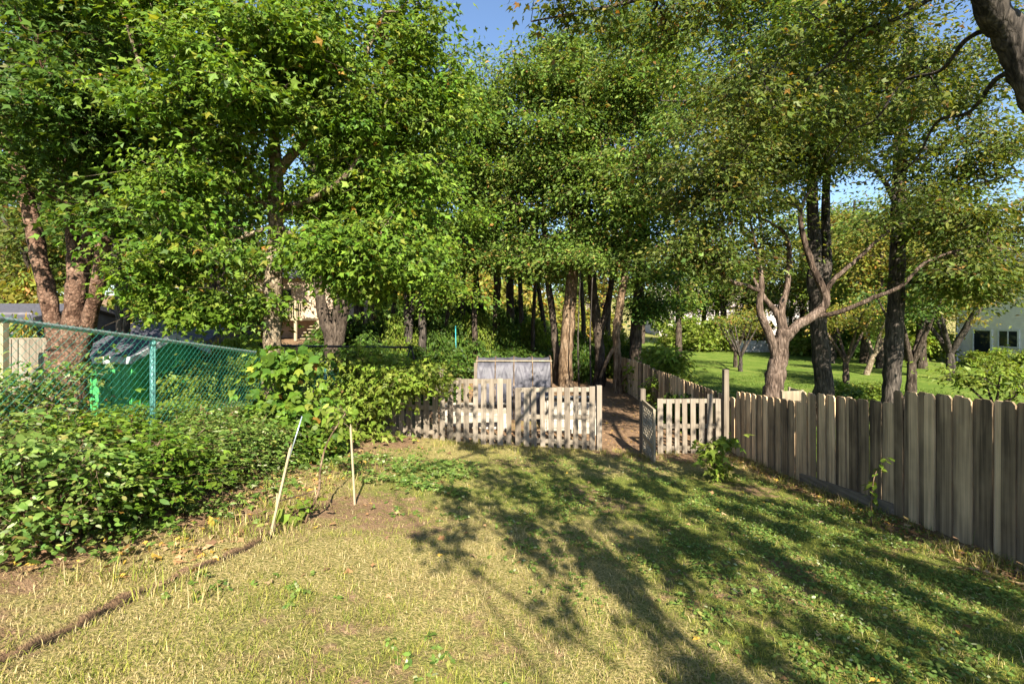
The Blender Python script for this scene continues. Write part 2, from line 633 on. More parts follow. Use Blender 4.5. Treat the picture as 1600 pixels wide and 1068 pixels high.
def axis_pts(lo, hi, nlo, nhi, fine, far, nf):
    core = np.arange(nlo, nhi + 1e-6, fine)
    a = nlo - np.geomspace(fine, nlo - lo, nf)[::-1]
    c = nhi + np.geomspace(fine, hi - nhi, nf)
    return np.concatenate([a, core, c])


gx = axis_pts(-500, 500, -4.6, 4.9, 0.04, 500, 42)
gy = axis_pts(-60, 900, 1.6, 11.0, 0.09, 900, 60)
XX, YY = np.meshgrid(gx, gy)
ZZ = gz(XX, YY)
fine_n = rng.normal(0, 0.006, XX.shape) * ((np.abs(XX) < 5.2) & (YY > 1.5) & (YY < 11))
V = np.stack([XX, YY, ZZ + fine_n], -1).reshape(-1, 3)
nx, ny = len(gx), len(gy)
ii = (np.arange(ny - 1)[:, None] * nx + np.arange(nx - 1)[None]).ravel()
quads = np.stack([ii, ii + 1, ii + nx + 1, ii + nx], -1)
d, l, g = masks(V[:, 0], V[:, 1])
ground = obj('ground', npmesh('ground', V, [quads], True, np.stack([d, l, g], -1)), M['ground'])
wa = ground.data.attributes.new('shade_and_soil', 'FLOAT', 'POINT')
wa.data.foreach_set('value', (0.95 * np.exp(-(shade_groove(V[:, 0], V[:, 1]) / 0.045) ** 2) * (V[:, 1] < 3.95) * (V[:, 1] > 1.2)
                              + 0.62 * np.exp(-((V[:, 0] + 2.15) / .22) ** 2 - ((V[:, 1] - 4.1) / .25) ** 2)).astype(np.float32))  # thin line is a wire shadow put into the colour, round patch is dark soil
tag(ground, 'sloping back yard turf with bare soil, path and neighbouring lawn', 'ground', kind='structure')

# ------------------------------------------------------------------ leaves
TEMPL = {
    'maple': (np.array([(0.36, 0, 0), (0, 0, 0), (0.17, -0.36, -.06), (0.58, -0.52, -.16), (0.62, -0.22, -.02), (1.0, 0, -.14), (0.62, 0.22, -.02), (0.58, 0.52, -.16), (0.17, 0.36, -.06)]),
              np.array([(0, 1, 2), (0, 2, 3), (0, 3, 4), (0, 4, 5), (0, 5, 6), (0, 6, 7), (0, 7, 8), (0, 8, 1)])),
    'maple3': (np.array([(0, 0, 0), (0.36, -0.5, -.12), (0.46, -0.19, 0), (1.0, 0, -.15), (0.46, 0.19, 0), (0.36, 0.5, -.12)]),
               np.array([(0, 1, 2), (0, 2, 3), (0, 3, 4), (0, 4, 5)])),
    'ovate': (np.array([(0, 0, 0), (0.42, -0.27, .08), (1.0, 0, -.08), (0.42, 0.27, .08)]), np.array([(0, 1, 2), (0, 2, 3)])),
    'oval6': (np.array([(0, 0, 0), (0.25, -0.24, .05), (0.65, -0.24, .05), (1.0, 0, -.1), (0.65, 0.24, .05), (0.25, 0.24, .05)]),
              np.array([(0, 1, 5), (1, 2, 5), (2, 4, 5), (2, 3, 4)])),
}


def leaf_mesh(name, pos, axis, nrm, size, tmpl, col):
    tv, tf = TEMPL[tmpl]
    axis = norm(axis)
    b = norm(np.cross(nrm, axis))
    n = np.cross(axis, b)
    asp = rng.uniform(0.72, 1.12, (len(pos), 1, 1))
    fold = rng.uniform(-0.6, 2.4, (len(pos), 1, 1))
    V = pos[:, None, :] + size[:, None, None] * (tv[None, :, 0:1] * axis[:, None] + asp * tv[None, :, 1:2] * b[:, None] + fold * tv[None, :, 2:3] * n[:, None])
    k = len(tv)
    T = (np.arange(len(pos))[:, None, None] * k + tf[None]).reshape(-1, 3)
    return npmesh(name, V.reshape(-1, 3), [T], False, np.repeat(col, k, axis=0))


PAL = {   # list of (weight, rgb)
    'maple': [(5, (0.095, 0.165, 0.016)), (3, (0.135, 0.205, 0.024)), (2, (0.06, 0.12, 0.016)), (0.5, (0.20, 0.22, 0.03)), (0.06, (0.26, 0.14, 0.03))],
    'mapledark': [(5, (0.058, 0.11, 0.016)), (3, (0.082, 0.14, 0.02)), (2, (0.042, 0.085, 0.015)), (0.4, (0.15, 0.17, 0.03))],
    'wood': [(5, (0.105, 0.17, 0.024)), (3, (0.155, 0.215, 0.04)), (2, (0.066, 0.12, 0.02)), (0.6, (0.22, 0.20, 0.045)), (0.2, (0.25, 0.14, 0.045))],
    'olive': [(5, (0.085, 0.12, 0.02)), (3, (0.12, 0.145, 0.028)), (2, (0.058, 0.092, 0.018)), (0.7, (0.18, 0.155, 0.035)), (0.2, (0.20, 0.11, 0.03))],
    'yellow': [(5, (0.19, 0.19, 0.03)), (3, (0.14, 0.18, 0.03)), (2, (0.26, 0.20, 0.035)), (0.5, (0.30, 0.16, 0.04))],
    'lime': [(5, (0.15, 0.21, 0.026)), (3, (0.11, 0.165, 0.02)), (2, (0.20, 0.24, 0.045))],
    'shrub': [(5, (0.115, 0.185, 0.034)), (3, (0.17, 0.235, 0.055)), (2, (0.07, 0.13, 0.026)), (0.6, (0.25, 0.25, 0.07)), (0.4, (0.36, 0.40, 0.22)), (0.2, (0.22, 0.13, 0.05))],
    'rust': [(4, (0.22, 0.13, 0.03)), (3, (0.20, 0.17, 0.03)), (2, (0.12, 0.14, 0.03)), (1, (0.28, 0.11, 0.03))],
}


def pal_cols(pal, n, clump=None):
    p = PAL[pal]
    wts = np.array([a for a, _ in p], float)
    c = np.array([b for _, b in p])[rng.choice(len(p), n, p=wts / wts.sum())]
    c = c * rng.lognormal(0, 0.16, (n, 1))
    if clump is not None:
        nc = clump.max() + 1
        tint = np.exp(rng.normal(0, 0.13, (nc, 1)) + rng.normal(0, 0.05, (nc, 3)))
        c = c * tint[clump]
    return np.clip(c, 0.005, 0.8)


def sample_blobs(blobs):
    out, rad = [], []
    for (c, r, n) in blobs:
        u = norm(rng.normal(size=(n, 3)))
        rr = rng.random((n, 1)) ** 0.45
        out.append(np.asarray(c, float) + u * rr * np.asarray(r, float))
        rad.append(norm(u * np.asarray(r, float)))
    return np.concatenate(out), np.concatenate(rad)


def twig_curves(p0, p1, K, sag, jit):
    """curved lines from p0 to p1 (M,3)"""
    t = np.linspace(0, 1, K)[None, :, None]
    ln = np.linalg.norm(p1 - p0, axis=1)[:, None, None]
    C = p0[:, None] * (1 - t) + p1[:, None] * t
    C[:, :, 2:3] += sag * ln * 4 * t * (1 - t)
    mid = np.clip(np.minimum(t, 1 - t) * 3, 0, 1)
    C += rng.normal(0, 1, C.shape) * jit * ln * mid
    return C


def woody(limbs, blobs, boughs, lp):
    """limbs + secondary boughs + twigs + leaves. returns (wood verts, quads, leaf arrays)"""
    Vs, Qs, off = [], [], 0
    skel, skr = [], []
    for li in limbs:
        s = smooth_line(li)
        s[1:-1, :3] += rng.normal(0, 0.05, (len(s) - 2, 3)) * s[1:-1, 3:4]
        sides = 10 if s[0, 3] > 0.05 else 6
        rad = s[:, 3] * (1 + rng.normal(0, 0.025, len(s)))
        v, q = tube_np(s[None, :, :3], rad[None], sides)
        v = v + rng.normal(0, 1, v.shape) * np.repeat(rad, sides)[:, None] * 0.05
        Vs.append(v)
        Qs.append(q + off)
        off += len(v)
        skel.append(s[len(s) // 4:, :3])
        skr.append(s[len(s) // 4:, 3])
    skel = np.concatenate(skel)
    skr = np.concatenate(skr)

    def attach(T, rise):
        d = T[:, None, :] - skel[None]
        dist = np.linalg.norm(d, axis=2)
        pen = dist + np.maximum(-d[:, :, 2] + rise * dist, 0) * 0.8
        return pen.argmin(1)
    centres, outw = sample_blobs(blobs)
    if boughs:
        nb = max(boughs, len(centres) // lp.get('per_bough', 6))
        ids = rng.permutation(len(centres))[:nb]
        K = 9
        allC = []
        for part in np.array_split(ids, 2):
            T = centres[part]
            a = np.concatenate([attach(ch, 0.15) for ch in np.array_split(T, max(1, len(T) // 300))])
            C = twig_curves(skel[a], T, K, 0.07, 0.045)
            ln = np.linalg.norm(T - skel[a], axis=1)
            r0 = np.minimum(skr[a] * 0.75, 0.008 + 0.012 * ln)
            rr = r0[:, None] * np.linspace(1, 0.25, K)[None] + 0.003
            v, q = tube_np(C, rr, 5)
            Vs.append(v)
            Qs.append(q + off)
            off += len(v)
            skel = np.concatenate([skel, C[:, 2:].reshape(-1, 3)])
            skr = np.concatenate([skr, rr[:, 2:].ravel()])
            allC.append(C)
        allC = np.concatenate(allC)
        ob = outw[ids]
        # the leaf sprays hang along the outer part of the boughs
        j = rng.integers(0, len(allC), len(centres))
        tt = (K - 1) * (0.35 + 0.65 * rng.random(len(centres)) ** 0.7)
        i0 = np.minimum(tt.astype(int), K - 2)
        fr = (tt - i0)[:, None]
        cl = lp.get('cl', 0.26)
        centres = allC[j, i0] * (1 - fr) + allC[j, i0 + 1] * fr + rng.normal(0, 1, centres.shape) * np.array([cl, cl, cl * .5])
        outw = ob[j]
    a = np.concatenate([attach(ch, 0.0) for ch in np.array_split(centres, max(1, len(centres) // 400))])
    K = 4
    C = twig_curves(skel[a], centres, K, 0.05, 0.05)
    ln = np.linalg.norm(centres - skel[a], axis=1)
    r0 = np.minimum(skr[a] * 0.6, lp.get('tw', 0.004) + 0.005 * ln)
    v, q = tube_np(C, r0[:, None] * np.linspace(1, 0.35, K)[None] + 0.0012, 3)
    Vs.append(v)
    Qs.append(q + off)
    off += len(v)
    # leaves: some strung along the twig, most in a flattened spray round its end
    per, sp = lp['per'], lp['spread']
    n = len(centres) * per
    cid = np.repeat(np.arange(len(centres)), per)
    spr = sp * rng.lognormal(0, 0.25, len(centres))[cid][:, None]
    offp = rng.normal(0, 1, (n, 3)) * np.array([1, 1, lp.get('flat', 0.5)]) * spr
    tpos = rng.random(n)
    along = rng.random(n) < 0.3
    base = np.where(along[:, None], C[cid, 1] + (C[cid, 3] - C[cid, 1]) * tpos[:, None], centres[cid])
    pos = base + offp * np.where(along, 0.5, 1.0)[:, None]
    # small spray stems
    ns = lp.get('stems', 2)
    sid = (np.arange(len(centres))[:, None] * per + rng.integers(0, per, (len(centres), ns))).ravel()
    C2 = twig_curves(np.repeat(centres, ns, 0), pos[sid], 3, 0.03, 0.03)
    v, q = tube_np(C2, np.full((len(sid), 3), lp.get('tw', 0.004) * 0.55) * np.array([[1, 0.8, 0.4]]), 3)
    Vs.append(v)
    Qs.append(q + off)
    axis = norm(offp * np.array([1, 1, 0.3]) + rng.normal(0, 0.5, (n, 3)) * spr) + np.array([0, 0, -lp.get('droop', 0.45)])
    nrm = norm(np.array([0.0, -0.5, 0.9]) + outw[cid] * 0.35 + rng.normal(0, lp.get('tilt', 0.5), (n, 3)))
    size = lp['size'] * np.clip(rng.lognormal(0, 0.32, n), .4, 1.8)
    col = pal_cols(lp['pal'], n, cid)
    return np.concatenate(Vs), np.concatenate(Qs), pos, axis, nrm, size, col


def plant(name, label, cat, base, limbs, blobs, lp, bark, boughs=0, group=None, trunk='trunk', crown='crown'):
    base = np.asarray(base, float)
    V, Q, pos, axis, nrm, size, col = woody(limbs, blobs, boughs, lp)
    t = thing(name, label, cat, base, group=group)
    obj(trunk, npmesh(trunk, V - base, [Q], True), M[bark], t)
    c = obj(crown, leaf_mesh(crown, pos - base, axis, nrm, size, lp['t'], col), M['leaf'], t)
    c['kind'] = 'stuff'
    return t


def copy_tree(o, parent=None):
    c = o.copy()
    COL.objects.link(c)
    c.parent = parent
    for ch in list(o.children):
        copy_tree(ch, c)
    return c


def limb(*pts):
    """pts: (px, py, D, r) -> world polyline"""
    return [(*P(a, b, d), r) for a, b, d, r in pts]


def foot(px, D, dx=0.0):
    x = PX(px, D) + dx
    return np.array([x, D, G(x, D)])


def blob(px, py, D, rx, ry, rz, n):
    """crown lobe: centre by direction and distance, radii in metres"""
    return (P(px, py, D), (rx, ry, rz), n)

#=====SETTING_END
# ------------------------------------------------------------------ fences
def board_mesh(name, wd, th, dog=0.0):
    """unit-height board standing on z=0; dog-eared top if dog > 0 (in units of height)"""
    h = wd / 2
    c = h * 0.45
    if dog:
        prof = [(-h, 0), (h, 0), (h, 1 - dog), (h - c, 1), (-h + c, 1), (-h, 1 - dog)]
    else:
        prof = [(-h, 0), (h, 0), (h, 1), (-h, 1)]
    n = len(prof)
    V = [(x, -th / 2, z) for x, z in prof] + [(x, th / 2, z) for x, z in prof]
    me = bpy.data.meshes.new(name)
    me.from_pydata(V, [], [tuple(range(n)), tuple(range(2 * n - 1, n - 1, -1))] + [(i, i + n, (i + 1) % n + n, (i + 1) % n) for i in range(n)])
    me.update()
    return me


def place(me, name, mat, parent, loc, sz=1.0, rz=0.0, lean=0.0, sx=1.0, roll=0.0):
    o = obj(name, me, mat, parent)
    pl = parent.location
    o.location = (loc[0] - pl[0], loc[1] - pl[1], loc[2] - pl[2])
    o.rotation_euler = (roll, lean, rz)
    o.scale = (sx, 1, sz)
    return o


picket_me = [board_mesh('picket', w_, 0.022) for w_ in (0.098, 0.106, 0.112)]
post_me = board_mesh('post', 0.10, 0.09)


def picket_fence(label, px0, px1, D0, D1, t0, t1, pitch, posts=(), talls=(), rails=(0.045, 0.5, 0.90), skip=()):
    a, b = PX(px0, D0), PX(px1, D1)
    t = thing('picket_fence', label, 'picket fence', ((a + b) / 2, (D0 + D1) / 2, G((a + b) / 2, (D0 + D1) / 2)))
    n = int(round((px1 - px0) / pitch))
    rz = math.atan2(D1 - D0, b - a)
    for k in range(n + 1):
        if k in skip:
            continue
        f = k / n
        px = px0 + (px1 - px0) * f
        D = D0 + (D1 - D0) * f
        x = PX(px, D) + random.uniform(-.008, .008)
        top = CZ - (t0 + (t1 - t0) * f - 500) / F * D + random.uniform(-.01, .01) + (0.10 if k in talls else 0)
        g = G(x, D) - 0.02 + random.uniform(0, .03)
        place(random.choice(picket_me), 'picket', M['picket'], t, (x, D, g), top - g, rz, random.uniform(-.012, .012))
    for fr in rails:
        za = CZ - (t0 - 500) / F * D0
        zb = CZ - (t1 - 500) / F * D1
        ga, gb = G(a, D0), G(b, D1)
        MB().beam((a - .03, D0 + .030, za - (za - ga) * fr), (b + .03, D1 + .030, zb - (zb - gb) * fr), 0.035, 0.085).build('rail', M['rail_x'], t)
    for (px, py, D) in posts:
        x = PX(px, D)
        g = G(x, D) - 0.05
        place(post_me, 'post', M['picket'], t, (x, D + 0.01, g), CZ - (py - 500) / F * D - g, rz)
    return t


picket_fence('weathered picket fence panel half buried under leafy vine growth', 574, 680, 9.15, 9.3, 588, 590, 13.4,
             posts=((572, 578, 9.12), (691, 577, 9.28)))
picket_fence('taller weathered picket fence panel in front of the plastic hoop house', 703, 795, 9.32, 9.40, 591, 591, 13.2, posts=())
picket_fence('lower weathered picket fence panel ending at the open gateway', 809, 926, 9.42, 9.52, 605, 604, 13.1,
             posts=((936, 602, 9.53),))
picket_fence('short pale picket fence panel between lattice gate and tall board fence', 1032, 1122, 9.58, 9.66, 623, 622, 12.9,
             posts=((1004, 607, 9.56), (1134, 577, 9.62)), talls=(6,))

# lattice gate, swung open towards the house
gA, gB = np.array([PX(1004, 9.5), 9.47]), np.array([PX(1022, 8.52) + .01, 8.52])
gt = thing('lattice_gate', 'small wooden gate with lattice infill standing open by the picket fence', 'gate', (gA[0], gA[1], G(*gA)))
gzA = G(*gA) + 0.06


def gp(u, v, off=0.0):
    """point on the gate leaf: u 0..1 along, v metres up"""
    p = gA + (gB - gA) * u
    return np.array([p[0] + off, p[1], gzA + v - 0.02 * u])


GH = 1.02
for u in (0.03, 0.97):
    MB().beam(gp(u, 0), gp(u, GH), 0.06, 0.035, (1, 0, 0)).build('stile', M['gate_wood'], gt)
for v in (0.04, GH - 0.03, 0.33):
    MB().beam(gp(0.0, v, -.006), gp(1.0, v, -.006), 0.036, 0.075).build('crossbar', M['gate_wood'], gt)
wid = np.linalg.norm(gB - gA)
for k in range(-14, 16):
    for s in (1, -1):
        s0 = k * 0.13
        # line v = s0 + s*u*wid clipped to the leaf
        pts = []
        for u in np.linspace(0.06, 0.94, 60):
            v = (s0 + u * wid) if s > 0 else (s0 + (1 - u) * wid)
            if 0.07 < v < GH - 0.06:
                pts.append((u, v))
        if len(pts) > 3:
            MB().beam(gp(*pts[0], .004 * s + .002), gp(*pts[-1], .004 * s + .002), 0.007, 0.028, (1, 0, 0.01)).build('lattice_strip', M['gate_wood'], gt)

# board fence on the right: stepped panels
board_me = [board_mesh('board', w_, 0.018, 0.022) for w_ in (0.116, 0.120, 0.124, 0.130)]


def board_fence(label, pa, pb, za, zb, step=0.101, stag=0.0125, group=None, kick=False, rails=True, side=1):
    """pa, pb plan points (x, y); za, zb heights of the top"""
    pa, pb = np.asarray(pa, float), np.asarray(pb, float)
    t = thing('board_fence', label, 'board fence', (*pa, G(*pa)), group=group)
    ln = np.linalg.norm(pb - pa)
    d = (pb - pa) / ln
    nrm = np.array([-d[1], d[0]])
    rz = math.atan2(d[1], d[0])
    n = int(ln / step)
    for k in range(n):
        s = (k + 0.5) * ln / n
        p = pa + d * s + nrm * (stag if k % 2 else -stag) + nrm * random.uniform(-.004, .004)
        g = G(*p) - 0.01 + random.uniform(0, .03)
        top = za + (zb - za) * s / ln + random.uniform(-.008, .008)
        place(random.choice(board_me), 'board', M['fence_board'], t, (*p, g), top - g, rz, random.uniform(-.008, .008), roll=random.uniform(-.006, .006))
    if rails:
        for f in (0.18, 0.82):
            a = np.array([*(pa + nrm * 0.055 * side), G(*pa) + (za - G(*pa)) * f])
            b = np.array([*(pb + nrm * 0.055 * side), G(*pb) + (zb - G(*pb)) * f])
            MB().beam(a, b, 0.04, 0.085).build('rail', M['rail_y'], t)
        for q, zt in ((pa, za), (pb, zb)):
            x, y = q + nrm * 0.10 * side
            MB().box(x - .045, x + .045, y - .045, y + .045, G(x, y) - .05, zt - 0.08).build('post', M['rail_y'], t)
    if kick:
        a = np.array([*(pa - nrm * 0.045 * side), G(*pa) + 0.07])
        b = np.array([*(pb - nrm * 0.045 * side), G(*pb) + 0.07])
        MB().beam(a, b, 0.04, 0.13).build('kickboard', M['rail_y'], t)
    return t


def ft(px, py, x=FX):
    y = x * F / (px - 800.0)
    return (x, y), CZ - (py - 500) / F * y


a, za = ft(1153, 611)
b, zb = ft(1255, 628)
board_fence('lowest dog-eared board fence panel beside the short picket fence', a, b, za, zb)
a, za = ft(1255.5, 612)
b, zb = ft(1400, 630)
board_fence('middle dog-eared board fence panel with a timber along its foot', a, b, za, zb, kick=True)
a, za = ft(1400.5, 609)
b = (FX, 3.1)
zb = 1.757 + (5.67 - 3.1) * 0.068
board_fence('highest and longest dog-eared board fence panel nearest the sapling', a, b, za, zb, kick=False)
# the fence goes on beyond the pickets
board_fence('shaded board fence stretch just beyond the short picket fence', (FX, 13.0), (FX + .02, 9.75), 1.00, 0.98)
board_fence('shaded board fence stretch behind the dirt path', (FX - .05, 15.6), (FX, 13.05), 1.02, 1.03)
board_fence('weathered board fence stretch at the far end of the dirt path by the wood', (FX - .2, 20.2), (FX - .05, 15.65), 1.12, 1.10)

# chain-link fence
CX = -4.02
t = thing('chain_link_fence', 'green chain-link fence with grey top rail behind the shrubs', 'chain-link fence', (CX, 7.5, G(CX, 7.5)))


def rail_z(y):
    return 2.605 - 0.139 * (y - 3.75)


ys = np.linspace(2.6, 12.4, 30)
MB().tube([(CX, y, rail_z(y)) for y in ys], 0.021, 10).build('top_rail', M['galv'], t, True)
for y in (2.85, 5.3, 7.75, 10.2, 12.4):
    mb = MB()
    mb.tube([(CX, y, G(CX, y) - .1), (CX, y, rail_z(y) - .02)], 0.029, 10)
    mb.tube([(CX, y, rail_z(y) - .075), (CX, y, rail_z(y) - 0.035)], 0.034, 10)
    mb.build('post', M['post_green'], t, True)
p = 0.0385
ns, nr = int((12.3 - 2.7) / p), 38
I, J = np.meshgrid(np.arange(ns), np.arange(nr), indexing='ij')
Y = 2.7 + (I + ((J + I) % 2)) * p
Z = rail_z(Y) + 0.03 - J * p
Xw = CX + 0.026 + np.where((J + I) % 2 == 0, 0.003, -0.003) * np.where(I % 2 == 0, 1, -1)
v, q = tube_np(np.stack([Xw, Y, Z], -1).astype(float), np.full((ns, nr), 0.0019), 4)
mesh_o = obj('wire_mesh', npmesh('wire_mesh', v - np.array(t.location), [q]), M['green_vinyl'], t)
mesh_o['kind'] = 'stuff'

# neighbour's picket fence seen through the chain-link
nb = thing('picket_fence', 'pale picket fence of the neighbour seen through the chain-link on the far left', 'picket fence', (PX(50, 9.0), 9.0, G(PX(50, 9), 9)))
for k, px in enumerate((14, 24, 35, 43, 52, 61, 70)):
    x = PX(px, 9.0)
    place(picket_me[k % 3], 'picket', M['picket'], nb, (x, 9.0, G(x, 9) - .02), CZ - (530 - 500) / F * 9.0 - G(x, 9) + .02, 0)
MB().beam((PX(-30, 9), 9.03, 2.22), (PX(76, 9), 9.03, 2.22), .035, .09).build('rail', M['rail_x'], nb)
MB().beam((PX(-30, 9), 9.03, 1.5), (PX(76, 9), 9.03, 1.5), .035, .09).build('rail', M['rail_x'], nb)
x = PX(5, 8.2)
MB().box(x - .05, x + .05, 8.15, 8.25, G(x, 8.2) - .05, 2.55).build('post', M['new_wood'], nb)

# ------------------------------------------------------------------ buildings and structures
# green shed
t = thing('green_shed', 'small green shed with grey-trimmed gable roof behind the chain-link fence', 'shed', (-8.0, 10.5, G(-8.0, 10.5)))
x0, x1, y0, y1 = -8.75, -7.62, 9.5, 11.6
g0 = G(-8, 10) - .1
ez, pz, ym = 1.86, 2.22, 10.55
mb = MB()
mb.poly([(x0, y0, g0), (x1, y0, g0), (x1, y1, g0), (x0, y1, g0), (x0, y0, ez), (x1, y0, ez), (x1, y1, ez), (x0, y1, ez), (x0, ym, pz), (x1, ym, pz)],
        [(0, 1, 5, 4), (1, 2, 6, 5), (2, 3, 7, 6), (3, 0, 4, 7), (5, 6, 9), (4, 8, 7)])
mb.build('wall', M['shed_green'], t)
rf = MB()
for ya, sgn in ((y0 - .12, 1), (y1 + .12, -1)):
    zc = ez - .12 * (pz - ez) / (ym - y0)
    rf.poly([(x0 - .1, ya, zc + .012), (x1 + .1, ya, zc + .012), (x1 + .1, ym, pz + .012), (x0 - .1, ym, pz + .012),
             (x0 - .1, ya, zc + .05), (x1 + .1, ya, zc + .05), (x1 + .1, ym, pz + .05), (x0 - .1, ym, pz + .05)],
            [(0, 1, 2, 3), (7, 6, 5, 4), (0, 4, 5, 1), (1, 5, 6, 2), (3, 7, 4, 0)])
rf.build('roof', M['shingle'], t)
MB().box(x0 - .12, x1 + .12, y0 - .16, y0 - .135, ez - .12, ez + .02).build('fascia', M['trim_grey'], t)
for ya in (y0 - .14, y1 + .14):
    zc = ez - .10 * (pz - ez) / (ym - y0)
    MB().beam((x1 + .13, ya, zc + .0), (x1 + .13, ym, pz + .03), .03, .11).build('barge_board', M['trim_grey'], t)
for xx in np.arange(x0 + .14, x1, .19):
    MB().box(xx - .008, xx + .008, y0 - .014, y0 - .002, g0, ez - .13).build('batten', M['shed_green'], t)
for yy in np.arange(y0 + .2, y1, .26):
    MB().box(x1 + .002, x1 + .014, yy - .008, yy + .008, g0, ez).build('batten', M['shed_green'], t)


def gable_house(name, label, cat, x0, x1, y0, y1, zg, ez, pz, wall, roof, along='x', over=0.35):
    t = thing(name, label, cat, ((x0 + x1) / 2, (y0 + y1) / 2, zg))
    mb = MB()
    o = over
    if along == 'x':
        ym = (y0 + y1) / 2
        mb.poly([(x0, y0, zg), (x1, y0, zg), (x1, y1, zg), (x0, y1, zg), (x0, y0, ez), (x1, y0, ez), (x1, y1, ez), (x0, y1, ez), (x0, ym, pz), (x1, ym, pz)],
                [(0, 1, 5, 4), (1, 2, 6, 5), (2, 3, 7, 6), (3, 0, 4, 7), (5, 6, 9), (4, 8, 7)])
        sl = (pz - ez) / (ym - y0)
        E = [((x0 - o, y0 - o, ez - sl * o), (x1 + o, y0 - o, ez - sl * o), (x1 + o, ym, pz), (x0 - o, ym, pz)),
             ((x1 + o, y1 + o, ez - sl * o), (x0 - o, y1 + o, ez - sl * o), (x0 - o, ym, pz), (x1 + o, ym, pz))]
    else:
        xm = (x0 + x1) / 2
        mb.poly([(x0, y0, zg), (x1, y0, zg), (x1, y1, zg), (x0, y1, zg), (x0, y0, ez), (x1, y0, ez), (x1, y1, ez), (x0, y1, ez), (xm, y0, pz), (xm, y1, pz)],
                [(0, 1, 5, 4), (1, 2, 6, 5), (2, 3, 7, 6), (3, 0, 4, 7), (4, 5, 8), (6, 7, 9)])
        sl = (pz - ez) / (xm - x0)
        E = [((x0 - o, y1 + o, ez - sl * o), (x0 - o, y0 - o, ez - sl * o), (xm, y0 - o, pz), (xm, y1 + o, pz)),
             ((x1 + o, y0 - o, ez - sl * o), (x1 + o, y1 + o, ez - sl * o), (xm, y1 + o, pz), (xm, y0 - o, pz))]
    mb.build('wall', M[wall], t)
    rb = MB()
    for q in E:
        lo = [(a, b, c + .02) for a, b, c in q]
        hi = [(a, b, c + .16) for a, b, c in q]
        rb.poly(lo + hi, [(3, 2, 1, 0), (4, 5, 6, 7), (0, 1, 5, 4), (1, 2, 6, 5), (3, 0, 4, 7)])
    rb.build('roof', M[roof], t)
    return t


# dark sheds of the neighbour on the left
gable_house('grey_shed', 'low dark shed roof behind the green shed', 'shed', PX(195, 15), PX(325, 15), 14.4, 17.4, G(-10, 16) - .2, 1.8, 2.42, 'grey_siding', 'shingle')
s2 = gable_house('brown_shed', 'dark sided shed at the far left beside the reddish multi-stem tree', 'shed', PX(-160, 13), PX(52, 13), 13.0, 16, G(-14, 14) - .2, 2.6, 2.95, 'grey_siding', 'shingle')
for k in range(7):
    MB().box(PX(-160, 13), PX(52, 13) - .002, 12.965, 12.998, 1.15 + k * .24, 1.15 + k * .24 + .225).build('clapboard', M['grey_siding'], s2)

# tan house with a raised deck, far left behind the trees
DH = 33.0
hg = G(PX(470, DH), DH)
t = gable_house('tan_house', 'tan house with a railed deck glimpsed between the trunks', 'house', PX(395, DH), PX(520, DH), DH, DH + 8, hg, 5.6, 7.4, 'tan_siding', 'shingle')
dx0, dx1, dy0 = PX(424, DH), PX(498, DH), DH - 2.6
dz = CZ - (497 - 500) / F * (DH - 2.6)
MB().box(dx0, dx1, dy0, DH - .01, dz - .14, dz).build('deck_floor', M['new_wood'], t)
for px in (430, 461, 496):
    x = PX(px, dy0)
    MB().box(x - .08, x + .08, dy0 + .02, dy0 + .18, hg - .1, dz - .142).build('deck_post', M['new_wood'], t)
    MB().box(x - .06, x + .06, dy0 + .02, dy0 + .14, dz + .002, dz + 1.15).build('railing_post', M['new_wood'], t)
MB().box(dx0, dx1, dy0 + .03, dy0 + .12, dz + 1.0, dz + 1.07).build('handrail', M['new_wood'], t)
for x in np.arange(dx0 + .1, dx1, .15):
    MB().box(x - .02, x + .02, dy0 + .05, dy0 + .09, dz + .002, dz + 1.0).build('baluster', M['new_wood'], t)
for k in range(5):
    MB().box(PX(463, dy0) + .1, PX(482, dy0), dy0 + .3 + k * .25, dy0 + .6 + k * .25, hg + k * .2, hg + k * .2 + .05).build('stair_tread', M['new_wood'], t)
MB().box(PX(440, DH), PX(455, DH), DH - .03, DH - .004, dz + .1, dz + 2.0).build('door', M['pane'], t)

# cream house on the right
HX = 29.3
hz = -0.45
t = thing('cream_house', 'cream clapboard house with yellow soffit beyond the neighbouring lawn', 'house', (HX + 4, 25, G(HX, 25)))
y0, y1 = 19.0, 31.2
MB().box(HX, HX + 9, y0, y1, hz, 5.35).build('wall', M['cream'], t)
k = 0
z = hz + .45
cl = MB()
while z < 5.3:
    cl.poly([(HX - .028, y0, z), (HX - .004, y0, z + .16), (HX - .028, y1, z), (HX - .004, y1, z + .16), (HX - .002, y0, z), (HX - .002, y1, z)],
            [(0, 1, 3, 2), (0, 2, 5, 4)])
    z += 0.16
c_ = cl.build('siding', M['cream'], t)
c_['kind'] = 'stuff'
MB().box(HX - .04, HX - .003, y0, y1, hz - .1, hz + .44).build('foundation', M['stone'], t)
MB().box(HX - .75, HX - .02, y0 - .6, y1 + .6, 5.22, 5.29).build('soffit', M['soffit'], t)
MB().box(HX - .80, HX - .752, y0 - .6, y1 + .6, 5.15, 5.40).build('fascia', M['soffit'], t)
MB().poly([(HX - .8, y0 - .6, 5.405), (HX - .8, y1 + .6, 5.405), (HX + 4.5, y1 + .6, 6.9), (HX + 4.5, y0 - .6, 6.9)], [(3, 2, 1, 0)]).build('roof', M['shingle'], t)
MB().tube([(HX - .08, y1 - .12, hz), (HX - .08, y1 - .12, 5.2)], .05, 8).build('downspout', M['white'], t)


